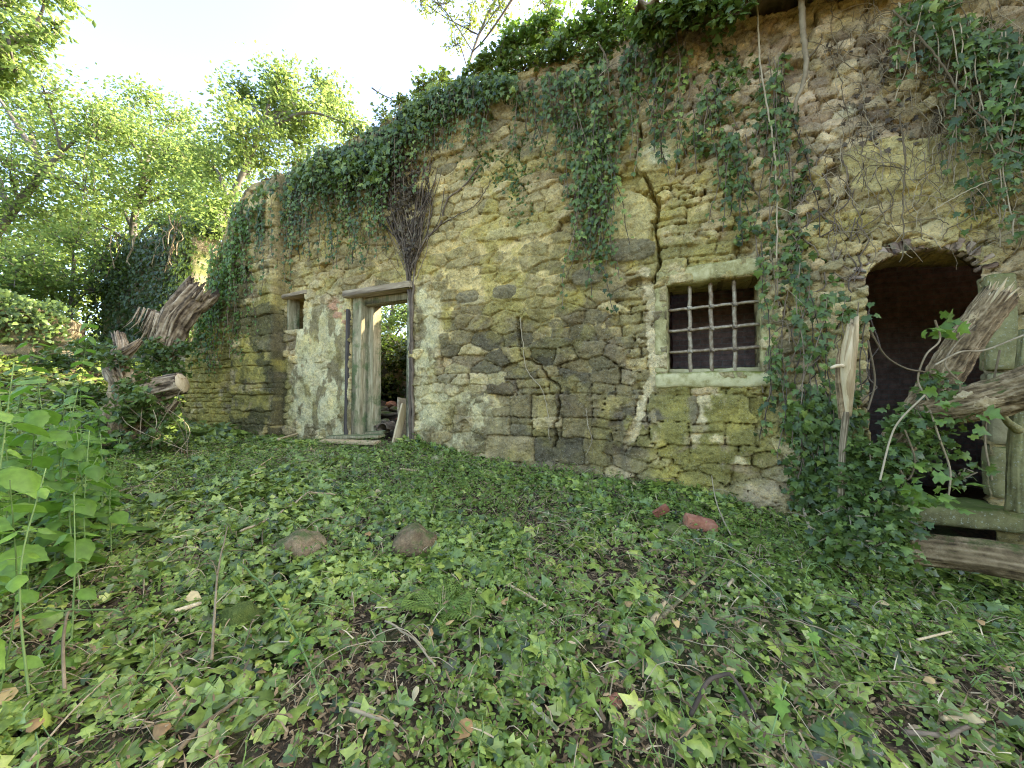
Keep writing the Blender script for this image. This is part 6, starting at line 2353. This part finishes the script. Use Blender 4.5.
weed_to('bushy nettle half hidden behind the bright one at the left edge', -45, 400, 2.0, 5, .18, -25, rmean=.55)
weed_to('leafy weed at the left edge above the ground ivy', -5, 440, 1.9, 6, .12, 5, rmean=.65)
weed_to('nettle tangled in the ivy left of the stump', 60, 420, 2.8, 7, .12, 55, rmean=.45)
for k in range(36):
    px_ = rg.uniform(-60, 118)
    dp_ = rg.uniform(2.2, 4.6)
    weed_to('middling weed in the green thicket between the stump and the left edge', px_, rg.uniform(380, 465)+(px_ > 80)*15, dp_, int(rg.integers(5, 9)), rg.uniform(.10, .17), px_+rg.normal()*8, rmean=rg.uniform(.1, .5),
            T=(BIG, OVATE)[k % 2], group='weeds of the thicket at the left', name='weed')
weed_to('young seedling with four pale leaves at the wall foot left of the mortar ridge', 606, 478, 3.9, 2, .10, 606, rmean=.9, T=OVATE, bare_to=.4)
weed_to('young weed with broad leaves at the bottom edge on the right, by the arched stick', 742, 722, 1.55, 2, .085, 742, rmean=.8, T=IVY, bare_to=.3)
weed_to('bright lobed leaf plant at the bottom edge right of the middle', 785, 742, 1.5, 2, .085, 788, rmean=.8, T=IVY, bare_to=.3)
weed_to('pale lobed leaf plant in the ivy on the lower right', 815, 690, 1.75, 2, .07, 815, rmean=.7, T=IVY, bare_to=.3)
weed_to('leafy herb with toothed leaves at the bottom left of the middle', 300, 690, 1.75, 4, .08, 305, rmean=.5, T=BIG, bare_to=.1)
weed_to('drooping toothed herb at the lower left', 60, 712, 1.7, 4, .10, 70, rmean=.35, T=BIG)
weed_to('herb with toothed leaves left of the moss cushion', 120, 535, 2.6, 3, .09, 122, rmean=.7, T=BIG)
# ------------------------------------------------------------------ light
SUN = np.array([.70, .77, .64])
SUN /= np.linalg.norm(SUN)
el = math.asin(SUN[2])
az = math.atan2(SUN[0], SUN[1])
world = bpy.data.worlds.new('World')
scene.world = world
world.use_nodes = True
wt = world.node_tree
wt.nodes.clear()
wo = wt.nodes.new('ShaderNodeOutputWorld')
bg = wt.nodes.new('ShaderNodeBackground')
sky = wt.nodes.new('ShaderNodeTexSky')
sky.sky_type = 'NISHITA'
sky.sun_disc = False
sky.sun_elevation = el
sky.sun_rotation = az
sky.dust_density = 2.6
sky.air_density = .7
sky.ozone_density = .3
bg.inputs['Strength'].default_value = .15
wt.links.new(sky.outputs[0], bg.inputs['Color'])
wt.links.new(bg.outputs[0], wo.inputs[0])
ld = bpy.data.lights.new('sun', 'SUN')
ld.energy = 3.0
ld.angle = R(.53)
ld.color = (1, .94, .82)
lo = bpy.data.objects.new('sun', ld)
col.objects.link(lo)
lo.rotation_euler = Vector(-SUN).to_track_quat('-Z', 'Y').to_euler()
lo.location = (10, 30, 30)

vs_ = scene.view_settings
vs_.view_transform = 'Standard'
vs_.look = 'None'
vs_.exposure = 3.0
vs_.gamma = 1
vs_.use_curve_mapping = False
scene.cycles.max_bounces = 8
scene.cycles.diffuse_bounces = 4
scene.cycles.transmission_bounces = 4
scene.cycles.transparent_max_bounces = 4
scene.cycles.caustics_reflective = False
scene.cycles.caustics_refractive = False
scene.cycles.use_denoising = True
scene.cycles.denoising_prefilter = 'NONE'
scene.cycles.denoising_input_passes = 'RGB_ALBEDO_NORMAL'
scene.cycles.filter_width = 1.1
